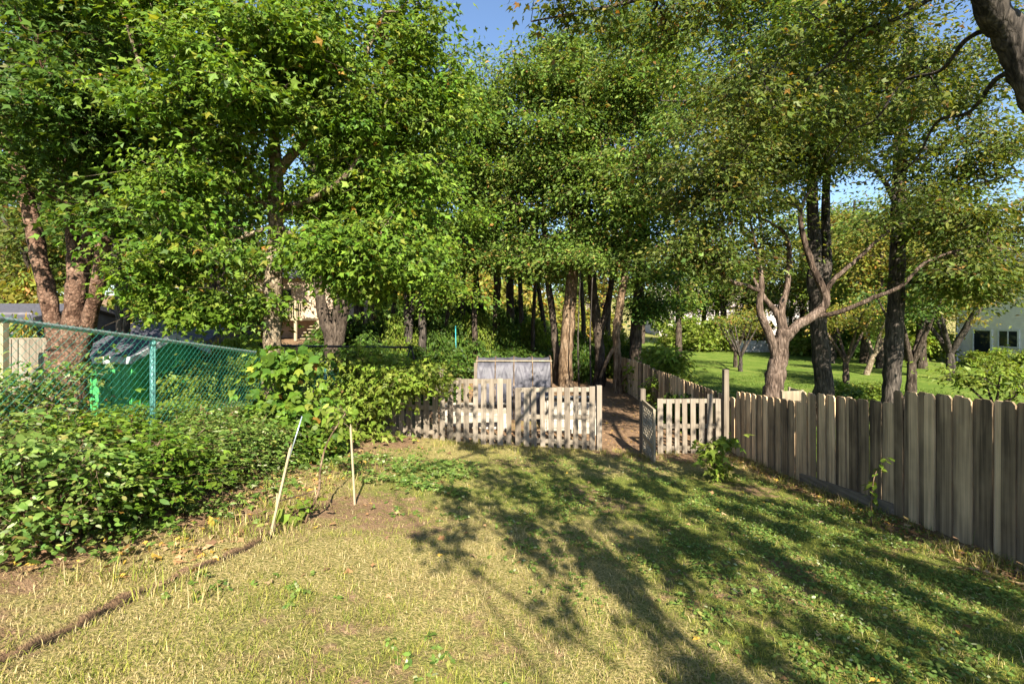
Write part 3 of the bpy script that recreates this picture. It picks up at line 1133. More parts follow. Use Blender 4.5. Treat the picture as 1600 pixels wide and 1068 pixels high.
def side_window(t, ya, yb, za, zb, split=1):
    f = MB()
    x = HX - .05
    for (a, b, c, d) in ((ya - .1, yb + .1, za - .1, za), (ya - .1, yb + .1, zb, zb + .1), (ya - .1, ya, za, zb), (yb, yb + .1, za, zb)):
        f.box(x - .03, x + .045, a, b, c, d)
    for k in range(1, split):
        m = ya + (yb - ya) * k / split
        f.box(x - .025, x + .045, m - .03, m + .03, za, zb)
    w_ = f.build('window', M['white'], t)
    for k in range(split):
        a, b = ya + (yb - ya) * k / split, ya + (yb - ya) * (k + 1) / split
        mb = MB().box(x - .005, x + .02, a + .03, b - .03, za + .002, zb - .002)
        o = obj('pane', mb.mesh('pane', False, t.location), M['pane'], w_)


side_window(t, 27.4, 28.45, 1.05, 1.95, 2)
side_window(t, 28.95, 30.0, 0.05, 1.95, 1)
side_window(t, 29.0, 30.1, 3.35, 4.35, 1)
side_window(t, 25.2, 26.3, 3.35, 4.35, 2)

# bungalows far behind
for (px0, px1, D, ez, pz, lab) in ((1030, 1215, 64, 4.4, 7.0, 'pale pinkish bungalow far behind the sloping lawn'),
                                   (868, 948, 58, 3.4, 5.6, 'pale house glimpsed far beyond the tree trunks of the wood'),
                                   (1235, 1330, 70, 4.6, 7.4, 'pale house hidden behind the orchard trees')):
    zg = G(PX((px0 + px1) / 2, D), D) - .3
    t = gable_house('bungalow', lab, 'house', PX(px0, D), PX(px1, D), D, D + 8, zg, ez + zg, pz + zg, 'pale_siding', 'shingle_pink')
    L_ = PX(px1, D) - PX(px0, D)
    for f in (.15, .4, .65, .85):
        xx = PX(px0, D) + L_ * f
        wn = MB().box(xx - .75, xx + .75, D - .05, D - .003, zg + 1.2, zg + 2.5).build('window', M['white'], t)
        obj('pane', MB().box(xx - .65, xx + .65, D - .07, D - .052, zg + 1.3, zg + 2.4).mesh('pane', False, t.location), M['pane'], wn)

# low stone wall at the top of the lawn
WD = 39.0
t = thing('stone_wall', 'low pale stone wall at the top of the green lawn', 'garden wall', (PX(1215, WD), WD, G(PX(1215, WD), WD)))
for r_ in range(3):
    x = PX(1150, WD) + (0.3 if r_ % 2 else 0)
    while x < PX(1290, WD):
        wl = random.uniform(.55, .95)
        zz = G(x, WD) - .05 + r_ * .33
        MB().box(x, x + wl - .03, WD + random.uniform(-.04, .04), WD + .4, zz, zz + .31).build('stone', M['stone'], t)
        x += wl

# hoop house with plastic sheet
HD = 12.4
hx0, hx1 = PX(744, HD), PX(862, HD)
g0 = G((hx0 + hx1) / 2, HD) - .05
htop = CZ - (558 - 500) / F * (HD + .55)
dep = 1.3
t = thing('hoop_house', 'small round-topped hoop house covered with wrinkled dark grey plastic', 'greenhouse', ((hx0 + hx1) / 2, HD + dep / 2, g0))


def arch(u):
    """u 0..1 over the hoop: y, z"""
    a = np.asarray(u) * np.pi
    cy, sy = np.cos(a), np.sin(a)
    y = HD + dep / 2 - dep / 2 * np.sign(cy) * np.abs(cy) ** 0.6
    return y, g0 + (htop - g0) * np.abs(sy) ** 0.62


nu, nv = 60, 90
u = np.linspace(0, 1, nu)
s = np.linspace(0, 1, nv)
UU, SS = np.meshgrid(u, s)
ay, az = arch(UU)
xs = hx0 + (hx1 - hx0) * SS
bag = 0.025 * np.abs(np.sin(SS * np.pi * 4)) * np.sin(UU * np.pi)
wr = 0.012 * np.sin(UU * 40 + np.sin(SS * 30) * 3) * np.sin(SS * 50) + 0.012 * np.sin(SS * 31 + 14 * UU + 2 * np.sin(SS * 11)) * np.exp(-((UU - .2) / .12) ** 2)
cy_ = HD + dep / 2
dirs = norm(np.stack([0 * ay, ay - cy_, az - g0 - .3], -1))
Vp = np.stack([xs, ay, az], -1) + dirs * (wr - bag)[..., None]
ii = (np.arange(nv - 1)[:, None] * nu + np.arange(nu - 1)[None]).ravel()
obj('plastic_cover', npmesh('plastic_cover', Vp.reshape(-1, 3) - np.array(t.location), [np.stack([ii, ii + nu, ii + nu + 1, ii + 1], -1)], True), M['plastic'], t)
for k in range(5):
    x = hx0 + (hx1 - hx0) * k / 4
    uu = np.linspace(0, 1, 30)
    ay, az = arch(uu)
    MB().tube(np.stack([np.full(30, x), ay - .022 * np.cos(uu * np.pi), az + .022 * np.sin(uu * np.pi)], -1), .022 if k in (0, 4) else .014, 6).build('rib', M['bark_tan'], t, True)
ay, az = arch(np.array([.36]))
MB().beam((hx0 - .03, ay[0] - .02, az[0] + .03), (hx1 + .03, ay[0] - .02, az[0] + .03), .03, .03).build('batten', M['gate_wood'], t)
MB().box(hx0 - .05, hx0 + .02, HD - .08, HD - .02, g0, CZ - (566 - 500) / F * HD).build('post', M['picket'], t)

# raised beds behind the pickets
for (px0, px1, D, rows, lab) in ((690, 792, 11.0, 3, 'low raised bed of pale planks behind the taller pickets'),
                                 (853, 932, 11.2, 5, 'taller raised bed of pale planks behind the lower pickets')):
    xa, xb = PX(px0, D), PX(px1, D)
    g0 = G((xa + xb) / 2, D)
    t = thing('raised_bed', lab, 'raised bed', ((xa + xb) / 2, D + .5, g0))
    for r_ in range(rows):
        zz = g0 - .02 + r_ * .15
        MB().box(xa, xb, D + random.uniform(-.004, .004), D + .03, zz, zz + .14).build('plank', M['bed_wood'], t)
        MB().box(xa, xb, D + .97, D + 1.0, zz, zz + .14).build('plank', M['bed_wood'], t)
        for xx in (xa - .03, xb + .002):
            MB().box(xx, xx + .028, D - .01, D + 1.01, zz, zz + .138).build('plank', M['bed_wood'], t)
    for xx in (xa + .05, xb - .05, (xa + xb) / 2):
        MB().box(xx - .03, xx + .03, D - .045, D - .006, g0 - .05, g0 + rows * .15 + .02).build('corner_post', M['bed_wood'], t)
    MB().box(xa + .01, xb - .01, D + .04, D + .96, g0, g0 + rows * .15 - .08).build('soil', M['bark_dark'], t)

# black swing frame
SD = 15.0
t = thing('swing_frame', 'black metal swing frame with splayed legs behind the chain-link fence', 'swing frame', (PX(540, SD), SD, G(PX(540, SD), SD)))
zt = CZ - (540 - 500) / F * SD
MB().tube([(PX(436, SD), SD, zt), (PX(645, SD), SD, zt - .05)], .035, 8).build('crossbar', M['black_metal'], t, True)
for px in (438, 642):
    for sx, sy in ((-.35, -.9), (.25, .9)):
        x = PX(px, SD)
        MB().tube([(x, SD, zt), (x + sx * .6, SD + sy, G(x, SD + sy) - .05)], .028, 8).build('leg', M['black_metal'], t, True)

# wooden crate beyond the board fence
CD = 9.6
x = PX(1240, CD)
t = thing('wooden_crate', 'open wooden crate of rough boards showing above the board fence', 'crate', (x, CD, G(x, CD)))
zt = CZ - (610 - 500) / F * CD
g0 = G(x, CD)
for k in range(6):
    zz = g0 + (zt - g0) * (k + .5) / 6
    MB().beam((x - .24, CD, zz), (x + .2, CD, zz + .01), .02, (zt - g0) / 6 - .02).build('slat', M['gate_wood'], t)
    MB().beam((x + .215, CD, zz), (x + .215, CD + .5, zz), .02, (zt - g0) / 6 - .02).build('slat', M['gate_wood'], t)
for dx, dy in ((-.22, .03), (.19, .03), (.19, .47)):
    MB().box(x + dx - .02, x + dx + .02, CD + dy - .018, CD + dy + .02, g0 - .02, zt + .01).build('corner_post', M['gate_wood'], t)

# teal stake in the wood
x = PX(713, 18.6)
tg = thing('plastic_stake', 'thin teal plastic stake standing in the wood', 'stake', (x, 18.6, G(x, 18.6)))
MB().tube([(x, 18.6, G(x, 18.6) - .1), (x - .03, 18.6, CZ - (512 - 500) / F * 18.6)], .018, 6).build('shaft', M['teal'], tg, True)
MB().tube([(x - .03, 18.6, CZ - (512 - 500) / F * 18.6), (x - .032, 18.6, CZ - (509 - 500) / F * 18.6)], .024, 6).build('tip', M['teal'], tg, True)

# blue tarp scrap among the shrubs
x, y = -3.75, 5.05
nu = 14
gxx, gyy = np.meshgrid(np.linspace(-.28, .28, nu), np.linspace(-.22, .22, nu))
zz = G(x, y) + .36 + .06 * np.sin(gxx * 17) + .05 * np.cos(gyy * 23 + gxx * 9) - .25 * np.abs(gxx) - .2 * np.abs(gyy)
ii = (np.arange(nu - 1)[:, None] * nu + np.arange(nu - 1)[None]).ravel()
tp = obj('tarp', npmesh('tarp', np.stack([gxx, gyy, zz - G(x, y)], -1).reshape(-1, 3), [np.stack([ii, ii + 1, ii + nu + 1, ii + nu], -1)], True), M['blue_tarp'], None, (x, y, G(x, y)))
tag(tp, 'crumpled blue tarp scrap caught inside the shrubs by the chain-link', 'tarp')

# stakes on the lawn
def stake(label, pts, rad, mat, sq=True):
    base = pts[0]
    t = thing('garden_stake', label, 'stake', base)
    if sq:
        MB().beam(pts[0] - np.array([0, 0, .06]), pts[1], rad * 2, rad * 1.6, (0.1, 1, 0)).build('shaft', M[mat], t)
        d = norm(pts[1] - pts[0])
        MB().tube([pts[1] - d * .001, pts[1] + d * .03], [rad * .9, rad * .35], 4).build('tip', M[mat], t)
    return t


def gpix(px, py):
    """point on the ground seen at a pixel"""
    D = 3.0
    for _ in range(60):
        D = D * 0.5 + 0.5 * (CZ - G(PX(px, D), D)) * F / (py - 500.0)
    return np.array([PX(px, D), D, G(PX(px, D), D)])


b1 = gpix(421, 832)
D1 = b1[1]
t1 = stake('pale leaning wooden stake with a thin steel rod fixed to its top', [b1, P(454, 699, D1 + .08)], .0085, 'new_wood')
MB().tube([P(452, 715, D1 + .06), P(472, 650, D1 + .12)], .005, 6).build('rod', M['steel_rod'], t1, True)
MB().tube([P(428, 832, D1 + .02), P(433, 770, D1 + .03)], .006, 5).build('split_strip', M['new_wood'], t1, True)
b2 = gpix(555, 788)
stake('upright pale wooden stake standing on the lawn by the leaning sapling', [b2, P(548, 667, b2[1])], .0085, 'new_wood')

#=====BUILT_END
# ------------------------------------------------------------------ trees seen close
LM = dict(t='maple3', size=0.088, per=56, spread=0.19, flat=0.5, pal='maple', tw=0.005, droop=0.5, tilt=.75, cl=.22, per_bough=7)
LD = dict(t='maple3', size=0.095, per=50, spread=0.24, tilt=.7, flat=0.5, pal='mapledark', tw=0.005)

# reddish multi-stem tree on the far left
A = 8.3
b_ = foot(106, A)
plant('maple_tree', 'reddish multi-stem maple with thick lit trunks behind the chain-link fence', 'tree', b_,
      [[(*(b_ - [0, 0, .15]), .40), (*P(104, 600, A), .32), (*P(104, 555, A), .29), (*P(104, 530, A), .24)],
       limb((94, 560, A, 0.141), (83, 500, A, 0.128), (65, 420, A, 0.123), (51, 350, A, 0.119), (30, 265, A, 0.101), (-20, 130, A, 0.070), (-60, -20, A, 0.044)),
       limb((110, 560, A - .05, 0.176), (115, 500, A - .1, 0.163), (121, 445, A - .1, 0.145), (113, 365, A, 0.092), (106, 300, A, 0.079), (98, 150, A, 0.057), (92, -20, A, 0.035)),
       limb((125, 450, A, 0.097), (137, 370, A + .1, 0.088), (138, 255, A + .2, 0.075), (150, 90, A + .3, 0.053), (155, -30, A + .3, 0.035)),
       limb((118, 570, A, 0.132), (143, 490, A - .15, 0.114), (159, 400, A - .3, 0.106), (160, 310, A - .3, 0.092), (176, 240, A - .35, 0.079), (203, 120, A - .5, 0.053), (235, -10, A - .6, 0.035))],
      [blob(20, 150, A + .3, 1.7, 1.4, 1.3, 150), blob(140, 60, A + .5, 1.8, 1.5, 1.2, 170), blob(60, -60, A, 2.0, 1.6, 1.0, 120), blob(70, 170, A - 1.2, 1.3, .7, .8, 90), blob(110, 40, A - 1.0, 1.5, .8, .8, 90),
       blob(-60, 260, A, 1.2, 1.2, 1.0, 60), blob(190, 220, A - .2, 1.0, 1.0, .8, 90), blob(60, 250, A + .9, 1.4, .9, .6, 60),
       blob(10, 270, A - 1.3, .8, .6, .3, 30), blob(190, 330, A - 1.0, .5, .5, .3, 26)],
      LD, 'bark_red', 26)

# bright maple by the chain-link
B = 7.55
b_ = foot(424, B)
plant('maple_tree', 'bright green maple with slim pale trunk on the yard side of the chain-link fence', 'tree', b_,
      [[(*(b_ - [0, 0, .1]), .17), (*P(424, 600, B), .145), (*P(426, 520, B), .13), (*P(428, 430, B), .125), (*P(432, 340, B), .118), (*P(431, 275, B), .105), (*P(428, 180, B), .075),
        (*P(440, 60, B), .05), (*P(450, -60, B), .03)],
       limb((431, 275, B, .085), (470, 226, B - .1, .07), (520, 180, B - .2, .055), (560, 110, B - .3, .04), (600, 20, B - .3, .02)),
       limb((434, 328, B, .06), (490, 310, B - .2, .05), (545, 270, B - .3, .042), (575, 215, B - .3, .03), (615, 140, B - .2, .015)),
       limb((430, 300, B, .07), (385, 262, B - .3, .06), (325, 190, B - .7, .05), (283, 115, B - .9, .035), (250, 20, B - 1, .02)),
       limb((430, 330, B, .05), (370, 290, B - .3, .042), (300, 228, B - .6, .036), (232, 130, B - .8, .028), (188, 10, B - 1, .015)),
       limb((433, 350, B, .04), (480, 380, B - .4, .03), (540, 400, B - .6, .02), (610, 420, B - .7, .01)),
       limb((430, 350, B, .04), (380, 370, B - .4, .03), (320, 390, B - .8, .02), (250, 380, B - 1, .01))],
      [blob(695, 70, B + .3, .45, .6, .8, 50), blob(420, 60, B - 1.1, .9, .5, .6, 60), blob(430, 170, B - 1.0, .5, .35, .3, 22), blob(350, 130, B - 1.3, .8, .4, .6, 50), blob(250, 180, B - 1.0, .8, .5, .5, 45), blob(300, 470, B - .2, .9, .5, .3, 45),
       blob(300, 100, B - .7, 1.25, .9, .9, 120), blob(220, 10, B - .6, .9, .8, .7, 60), blob(450, 40, B - .1, 1.3, 1.0, .9, 110),
       blob(600, 90, B + .1, 1.1, 1.0, 1.2, 110), blob(540, 190, B - .2, .9, .8, .6, 75), blob(670, 200, B + .3, .55, .7, 1.1, 70),
       blob(310, 260, B - .9, 1.0, .6, .5, 75), blob(250, 310, B - 1.0, .6, .6, .4, 45), blob(460, 140, B + .5, 1.0, .8, .6, 60),
       blob(300, 400, B - .6, .9, .5, .35, 60), blob(510, 390, B - .4, .8, .5, .35, 60), blob(600, 410, B - .1, .8, .6, .45, 75),
       blob(650, 310, B + .3, .7, .7, .6, 60), blob(540, 310, B + .4, .9, .6, .4, 50), blob(215, 420, B - .5, .55, .4, .22, 26), blob(370, 330, B + .6, .8, .6, .4, 40),
       blob(570, 450, B - .1, .5, .4, .25, 26)],
      LM, 'bark_pale', 34)

# maple saplings at the foot of the fences
LS = dict(LM, t='maple', size=0.12, per=22, spread=0.16, flat=0.6, tw=0.003)
b_ = foot(447, 6.9)
plant('maple_sapling', 'leafy maple sapling in front of the chain-link and pale maple trunk', 'sapling', b_,
      [[(*b_, .03), (*P(446, 660, 6.9), .022), (*P(440, 590, 6.9), .012), (*P(445, 545, 6.9), .006)],
       [(*b_, .02), (*P(470, 650, 6.8), .014), (*P(490, 610, 6.8), .006)]],
      [blob(445, 575, 6.9, .30, .28, .25, 22), blob(432, 640, 6.8, .30, .3, .26, 26), blob(475, 660, 6.7, .38, .3, .28, 30), blob(450, 705, 6.5, .45, .3, .2, 26)],
      LS, 'bark_grey', 0)
b_ = foot(590, 8.7)
plant('maple_sapling', 'spreading maple sapling with yellow-green leaves over the left end of the picket fence', 'sapling', b_,
      [[(*b_, .035), (*P(575, 650, 8.7), .025), (*P(560, 590, 8.7), .014), (*P(560, 540, 8.8), .006)],
       [(*P(575, 640, 8.7), .02), (*P(610, 600, 8.6), .012), (*P(670, 580, 8.6), .005)],
       [(*P(580, 660, 8.7), .02), (*P(540, 630, 8.6), .012), (*P(500, 620, 8.5), .005)]],
      [blob(560, 575, 8.8, .6, .4, .4, 60), blob(580, 625, 8.6, .42, .35, .30, 48), blob(640, 590, 8.7, .5, .3, .16, 40), blob(665, 587, 8.8, .35, .25, .10, 30),
       blob(530, 640, 8.5, .5, .35, .3, 45), blob(545, 672, 8.4, .45, .3, .18, 30), blob(600, 640, 8.5, .22, .2, .15, 8)],
      dict(LS, t='maple3', pal='lime', size=.10), 'bark_tan', 5)
# leaning sapling tied between the stakes
b_ = gpix(477, 815)
D0 = b_[1]
plant('leaning_sapling', 'thin bent sapling tied to the leaning stake', 'sapling', b_,
      [[(*b_, .012), (*P(484, 800, D0), .011), (*P(498, 765, D0 + .1), .010), (*P(501, 730, D0 + .3), .009), (*P(512, 690, D0 + .5), .008), (*P(540, 645, D0 + .9), .005)],
       [(*P(434, 783, D1 + .03), .006), (*P(470, 773, D0), .007), (*P(500, 764, D0 + .1), .006)]],
      [blob(455, 800, D0, .16, .12, .10, 7), blob(530, 655, D0 + .9, .30, .2, .2, 12), blob(445, 815, D0, .12, .1, .07, 4)],
      dict(LS, t='oval6', pal='lime', size=.075, per=8, spread=.09), 'bark_tan', 0)

# flaky-barked tree leaning over the board fence
E = 11.0
b_ = foot(1205, E)
LO = dict(t='ovate', size=0.088, per=60, tilt=.8, spread=0.28, flat=0.55, pal='olive', tw=0.005, stems=2)
plant('apple_tree', 'old apple-like tree with thick pinkish flaking trunk leaning behind the board fence', 'tree', b_,
      [[(*(b_ - [0, 0, .1]), .36), (*P(1206, 625, E), 0.230), (*P(1213, 580, E), 0.207), (*P(1220, 540, E), 0.180), (*P(1226, 515, E), 0.153)],
       limb((1214, 570, E, 0.099), (1205, 530, E - .1, 0.093), (1187, 484, E - .2, 0.080), (1190, 443, E - .2, 0.060), (1180, 380, E - .2, 0.033), (1160, 300, E - .3, 0.014)),
       limb((1189, 455, E - .2, 0.053), (1165, 446, E - .4, 0.049), (1140, 439, E - .6, 0.043), (1120, 418, E - .8, 0.033), (1085, 400, E - .9, 0.014)),
       limb((1224, 525, E, 0.080), (1214, 490, E, 0.073), (1193, 463, E + .1, 0.053), (1170, 420, E + .3, 0.020)),
       limb((1226, 520, E, 0.086), (1221, 484, E + .1, 0.080), (1231, 443, E + .2, 0.066), (1231, 377, E + .2, 0.049), (1205, 348, E + .2, 0.033), (1150, 330, E, 0.014)),
       limb((1226, 530, E, 0.119), (1245, 508, E - .1, 0.110), (1270, 494, E - .2, 0.099), (1291, 468, E - .3, 0.086), (1274, 426, E - .3, 0.073), (1257, 377, E - .3, 0.060), (1252, 325, E - .3, 0.040),
            (1285, 270, E - .4, 0.020), (1330, 220, E - .4, 0.010)),
       limb((1290, 462, E - .3, 0.060), (1300, 440, E - .4, 0.053), (1338, 406, E - .6, 0.043), (1398, 355, E - .8, 0.030), (1470, 330, E - 1, 0.014)),
       limb((1276, 494, E - .2, 0.060), (1313, 487, E - .5, 0.053), (1365, 465, E - .9, 0.047), (1408, 447, E - 1.2, 0.040), (1450, 408, E - 1.4, 0.030), (1530, 385, E - 1.6, 0.017), (1600, 395, E - 1.8, 0.008)),
       limb((1252, 330, E - .3, 0.033), (1225, 310, E - .4, 0.026), (1190, 315, E - .5, 0.014))],
      [blob(1220, 250, E - .2, 1.7, 1.3, 1.1, 150), blob(1120, 310, E - .5, 1.3, 1.0, 1.0, 110), blob(1090, 400, E - .8, .8, .7, .55, 45), blob(1310, 230, E - .4, 1.2, 1.0, .7, 70),
       blob(1160, 180, E, 1.6, 1.2, .9, 110), blob(1460, 330, E - 1.2, 1.3, .8, .5, 45), blob(1540, 400, E - 1.7, .8, .6, .4, 44), blob(1190, 390, E + .4, .9, .7, .4, 35), blob(1150, 240, E - .9, 1.4, .7, .8, 80), blob(1240, 180, E - .8, 1.2, .7, .6, 60)],
      LO, 'bark_apple', 40)
# straight trunks further right
b_ = foot(1287, 13.0)
plant('tall_tree', 'straight dark twin-stemmed tree standing just behind the flaking apple-like tree', 'tree', b_,
      [[(*b_, .34), (*P(1286, 590, 13), 0.227), (*P(1279, 510, 13), 0.210), (*P(1273, 420, 13), 0.185), (*P(1270, 330, 13), 0.143), (*P(1268, 150, 13), 0.101), (*P(1275, -40, 13), 0.059)],
       limb((1282, 470, 13, .16), (1292, 410, 13.1, .13), (1290, 340, 13.1, .11), (1298, 200, 13.2, .08), (1330, 40, 13.2, .04))],
      [blob(1230, 90, 13.3, 2.2, 1.6, 1.5, 200), blob(1280, 200, 12, 1.5, .8, .9, 90), blob(1180, 260, 13.5, 1.8, 1.2, 1.2, 110), blob(1270, 40, 12, 1.5, .8, .9, 80), blob(1120, 60, 14, 1.6, 1.2, 1.2, 100), blob(1190, -10, 13.5, 1.6, 1.2, .9, 70), blob(1080, 0, 15, 1.5, 1.2, .8, 60), blob(1340, 130, 13, 1.6, 1.3, 1.2, 110), blob(1300, -60, 13, 2.4, 1.6, 1.2, 130), blob(1110, 170, 13.5, 1.5, 1.3, 1.6, 110)],
      dict(LO, pal='wood', size=.095), 'bark_grey', 26)
b_ = foot(1393, 11.4)
plant('tall_tree', 'straight tall tree with single grey trunk rising through low branches by the lawn', 'tree', b_,
      [[(*b_, .30), (*P(1393, 620, 11.4), 0.193), (*P(1397, 540, 11.4), 0.181), (*P(1402, 430, 11.4), 0.168), (*P(1404, 330, 11.4), 0.151), (*P(1408, 200, 11.4), 0.118), (*P(1420, 50, 11.4), 0.084), (*P(1425, -120, 11.4), 0.050)],
       limb((1403, 400, 11.4, .08), (1430, 350, 11, .06), (1500, 300, 10.6, .04), (1590, 270, 10.4, .015)),
       limb((1404, 330, 11.4, .07), (1380, 280, 11.2, .05), (1340, 240, 11, .03), (1290, 200, 10.8, .012)),
       limb((1400, 440, 11.4, .05), (1450, 440, 11, .04), (1530, 430, 10.6, .03), (1600, 440, 10.3, .012))],
      [blob(1500, 260, 10.8, 1.5, 1.0, .7, 80), blob(1560, 340, 10.6, 1.0, .8, .45, 45), blob(1400, 110, 11.4, 1.7, 1.3, 1.2, 120), blob(1400, 170, 10.4, 1.1, .6, .8, 60), blob(1450, 300, 10.6, .9, .6, .5, 40), blob(1520, 110, 11.2, 1.3, 1.2, .8, 55),
       blob(1540, 450, 10.4, .9, .6, .4, 50), blob(1570, 180, 10.8, .9, .8, .7, 50), blob(1590, 60, 11.5, 1.0, .9, .8, 40), blob(1470, 200, 11.5, .9, .8, .7, 45), blob(1450, 380, 11, .8, .7, .5, 26), blob(1480, -60, 11.4, 2, 1.5, .9, 80)],
      LO, 'bark_grey', 26)

# near tree leaning in over the board fence, its crown shading the lawn
b_ = np.array([6.9, 4.7, G(6.9, 4.7)])
LH = dict(t='maple3', size=0.066, per=46, spread=0.19, flat=0.5, pal='olive', tw=0.003, cl=.22, per_bough=4)


# spreading tree by the house: many small leaf sprays on long thin boughs that run towards the yard
srng = np.random.default_rng(5)
sx = srng.uniform(-1.2, 4.6, 9000)
sy = 2.2 + 7.4 * srng.random(9000)
cc = sx + .16 * sy
inside = sx > np.where(sy > 4.2, -.95, -.95 + (4.2 - sy) * .9)
streak = .5 + .5 * np.sin(cc * 11.5 + 1.1 * np.sin(sy * .8 + cc * 2)) * np.clip((sx + .3) * .9, .25, 1)
patch = .5 + .5 * np.sin(sy * 1.9 + 2.2 * np.sin(cc * 1.7)) * np.sin(cc * 2.6 + sy * .7)
pr = inside * np.clip((streak * (.55 + .45 * patch) - .36) * 3.2, 0, 1)
ok = srng.random(9000) < pr * .31
shade_pts = []
for x, y in zip(sx[ok], sy[ok]):
    S = np.array([x, y, G(x, y)])
    shade_pts.append(S + np.array(to_sun) * (5.2 + .5 * srng.random() - S[2]) / to_sun.z)
for px, py in [(srng.uniform(600, 940), srng.uniform(590, 700)) for _ in range(46)] + [(srng.uniform(1020, 1130), srng.uniform(625, 700)) for _ in range(12)]:
    S = P(px, py, 9.4)
    shade_pts.append(S + np.array(to_sun) * (5.6 - S[2]) / to_sun.z)
bs = np.array([3.6, -8.6, G(3.6, -8.6)])
limbs_ = [[(*bs, .28), (3.6, -8.5, 3.5, .2), (3.4, -8.2, 4.8, .12)]]
for k, c0 in enumerate(np.linspace(1.75, 5.6, 9)):
    x0 = c0 + .16 * 3
    w_ = lambda: float(srng.normal(0, .07))
    limbs_.append([(3.5, -8.3, 4.2 + .05 * (k % 3), .045), (x0 * .6 + 1.6, -6.8, 4.9, .032), (x0 + w_(), -5.0, 5.3 + w_(), .024), (x0 - .25 + w_(), -3.4, 5.45 + w_(), .018),
                   (x0 - .5 + w_(), -1.8, 5.5 + w_(), .014), (x0 - .75 + w_(), -.2, 5.55 + w_(), .010), (x0 - 1.0 + w_(), 1.3, 5.6 + w_(), .006)])
for x1, y0, x0 in ((-.6, -3.6, 1.5), (-.2, -2.8, 1.45), (.3, -4.6, 1.6), (.7, -2.2, 1.4)):
    limbs_.append([(x0, y0, 5.42, .014), (x0 * .6 + x1 * .4, y0 + .9, 5.5, .011), (x0 * .25 + x1 * .75, y0 + 2.0, 5.55, .008), (x1, y0 + 3.4, 5.6, .005)])
plant('spreading_tree', 'spreading tree beside the house whose boughs streak the lawn with shade', 'tree', bs, limbs_,
      [(c, (.02, .02, .02), 1) for c in shade_pts], dict(t='maple3', size=.085, per=20, spread=.075, flat=.6, pal='olive', tw=.003), 'bark_grey', 0)
b_ = np.array([6.9, 4.7, G(6.9, 4.7)])
plant('leaning_tree', 'thick leaning trunk and long overhanging branches of the tree reaching over the yard', 'tree', b_,
      [[(*b_, .30), (6.6, 4.75, 2.2, .24), (6.0, 4.85, 4.0, .20), (*P(1612, 130, 5), .15), (*P(1580, 55, 5), .145), (*P(1545, -10, 4.9), .135), (4.5, 4.3, 7.0, .13), (4.0, 3.4, 8.2, .10), (3.6, 2.2, 9.0, .06)],
       limb((1540, 0, 4.9, .035), (1470, -8, 5.2, .028), (1400, 30, 5.4, .024), (1340, 52, 5.7, .02), (1285, 110, 5.8, .016), (1220, 150, 6.0, .013), (1180, 215, 6.0, .01), (1130, 265, 6.1, .006)),
       limb((1560, 40, 5, .03), (1510, 62, 5.3, .025), (1470, 110, 5.6, .021), (1410, 128, 6.0, .018), (1370, 185, 6.2, .014), (1330, 205, 6.4, .011), (1290, 255, 6.6, .006)),
       limb((1590, 110, 5, .03), (1555, 125, 5.2, .026), (1515, 175, 5.5, .021), (1465, 190, 5.8, .017), (1430, 250, 6.1, .013), (1380, 290, 6.4, .006)),
       [(4.5, 4.3, 7.0, .07), (3.6, 4.6, 6.6, .05), (2.3, 5.0, 6.3, .035), (1.2, 5.0, 5.95, .02), (0.2, 5.0, 5.75, .008)],
       [(4.0, 3.4, 8.2, .08), (2.6, 1.6, 8.0, .06), (1.2, -0.6, 7.6, .04), (0.0, -2.5, 7.2, .02)],
       [(4.4, 4.2, 7.2, .08), (4.2, 2.0, 7.4, .06), (3.8, -0.8, 7.2, .045), (3.0, -3.5, 6.8, .02)],
       [(5.2, 4.6, 6.0, .10), (6.0, 4.6, 7.6, .08), (6.8, 4.8, 9.4, .05), (7.4, 5.2, 10.8, .02)],
       [(4.8, 4.6, 6.4, .07), (5.2, 2.5, 6.6, .05), (5.2, 0.0, 6.5, .035), (4.6, -2.0, 6.2, .015)]],
      [blob(1180, 130, 6.0, 1.0, .8, .55, 46), blob(1330, 120, 6.0, .9, .8, .5, 36), blob(1080, 40, 5.4, .8, .6, .3, 22), blob(900, 10, 5.0, .75, .4, .14, 14),
       blob(1430, 230, 6.2, .7, .6, .4, 20), blob(1120, 240, 6.1, .5, .5, .4, 18), blob(1300, 20, 5.6, .8, .6, .35, 22), blob(1490, 150, 5.7, .5, .5, .35, 10),
       ((4.6, 3.0, 7.6), (1.0, .8, .5), 12), ((5.5, 4.2, 9.8), (2.0, 1.4, .9), 60), ((8.6, 4.6, 9.6), (2.2, 1.5, 1.0), 64), ((7.0, 6.0, 11.0), (2.2, 1.3, .9), 60)],
      LH, 'bark_grey', 34)
# ------------------------------------------------------------------ the wood behind the pickets
LW = dict(t='ovate', size=0.145, per=58, spread=0.36, cl=.40, tilt=.8, flat=0.6, pal='wood', tw=0.007, stems=1)


def wood_tree(label, px, D, r, path, blobs, pal='wood', bark='bark_dark', boughs=24, lp=None, extra=()):
    b_ = foot(px, D)
    tr = [(*(b_ - [0, 0, .1]), r * 1.25)] + [(*P(a, c, D), r * f) for a, c, f in path]
    return plant('woodland_tree', label, 'tree', b_, [tr] + [limb(*e) for e in extra], blobs, dict(lp or LW, pal=pal), bark, boughs)


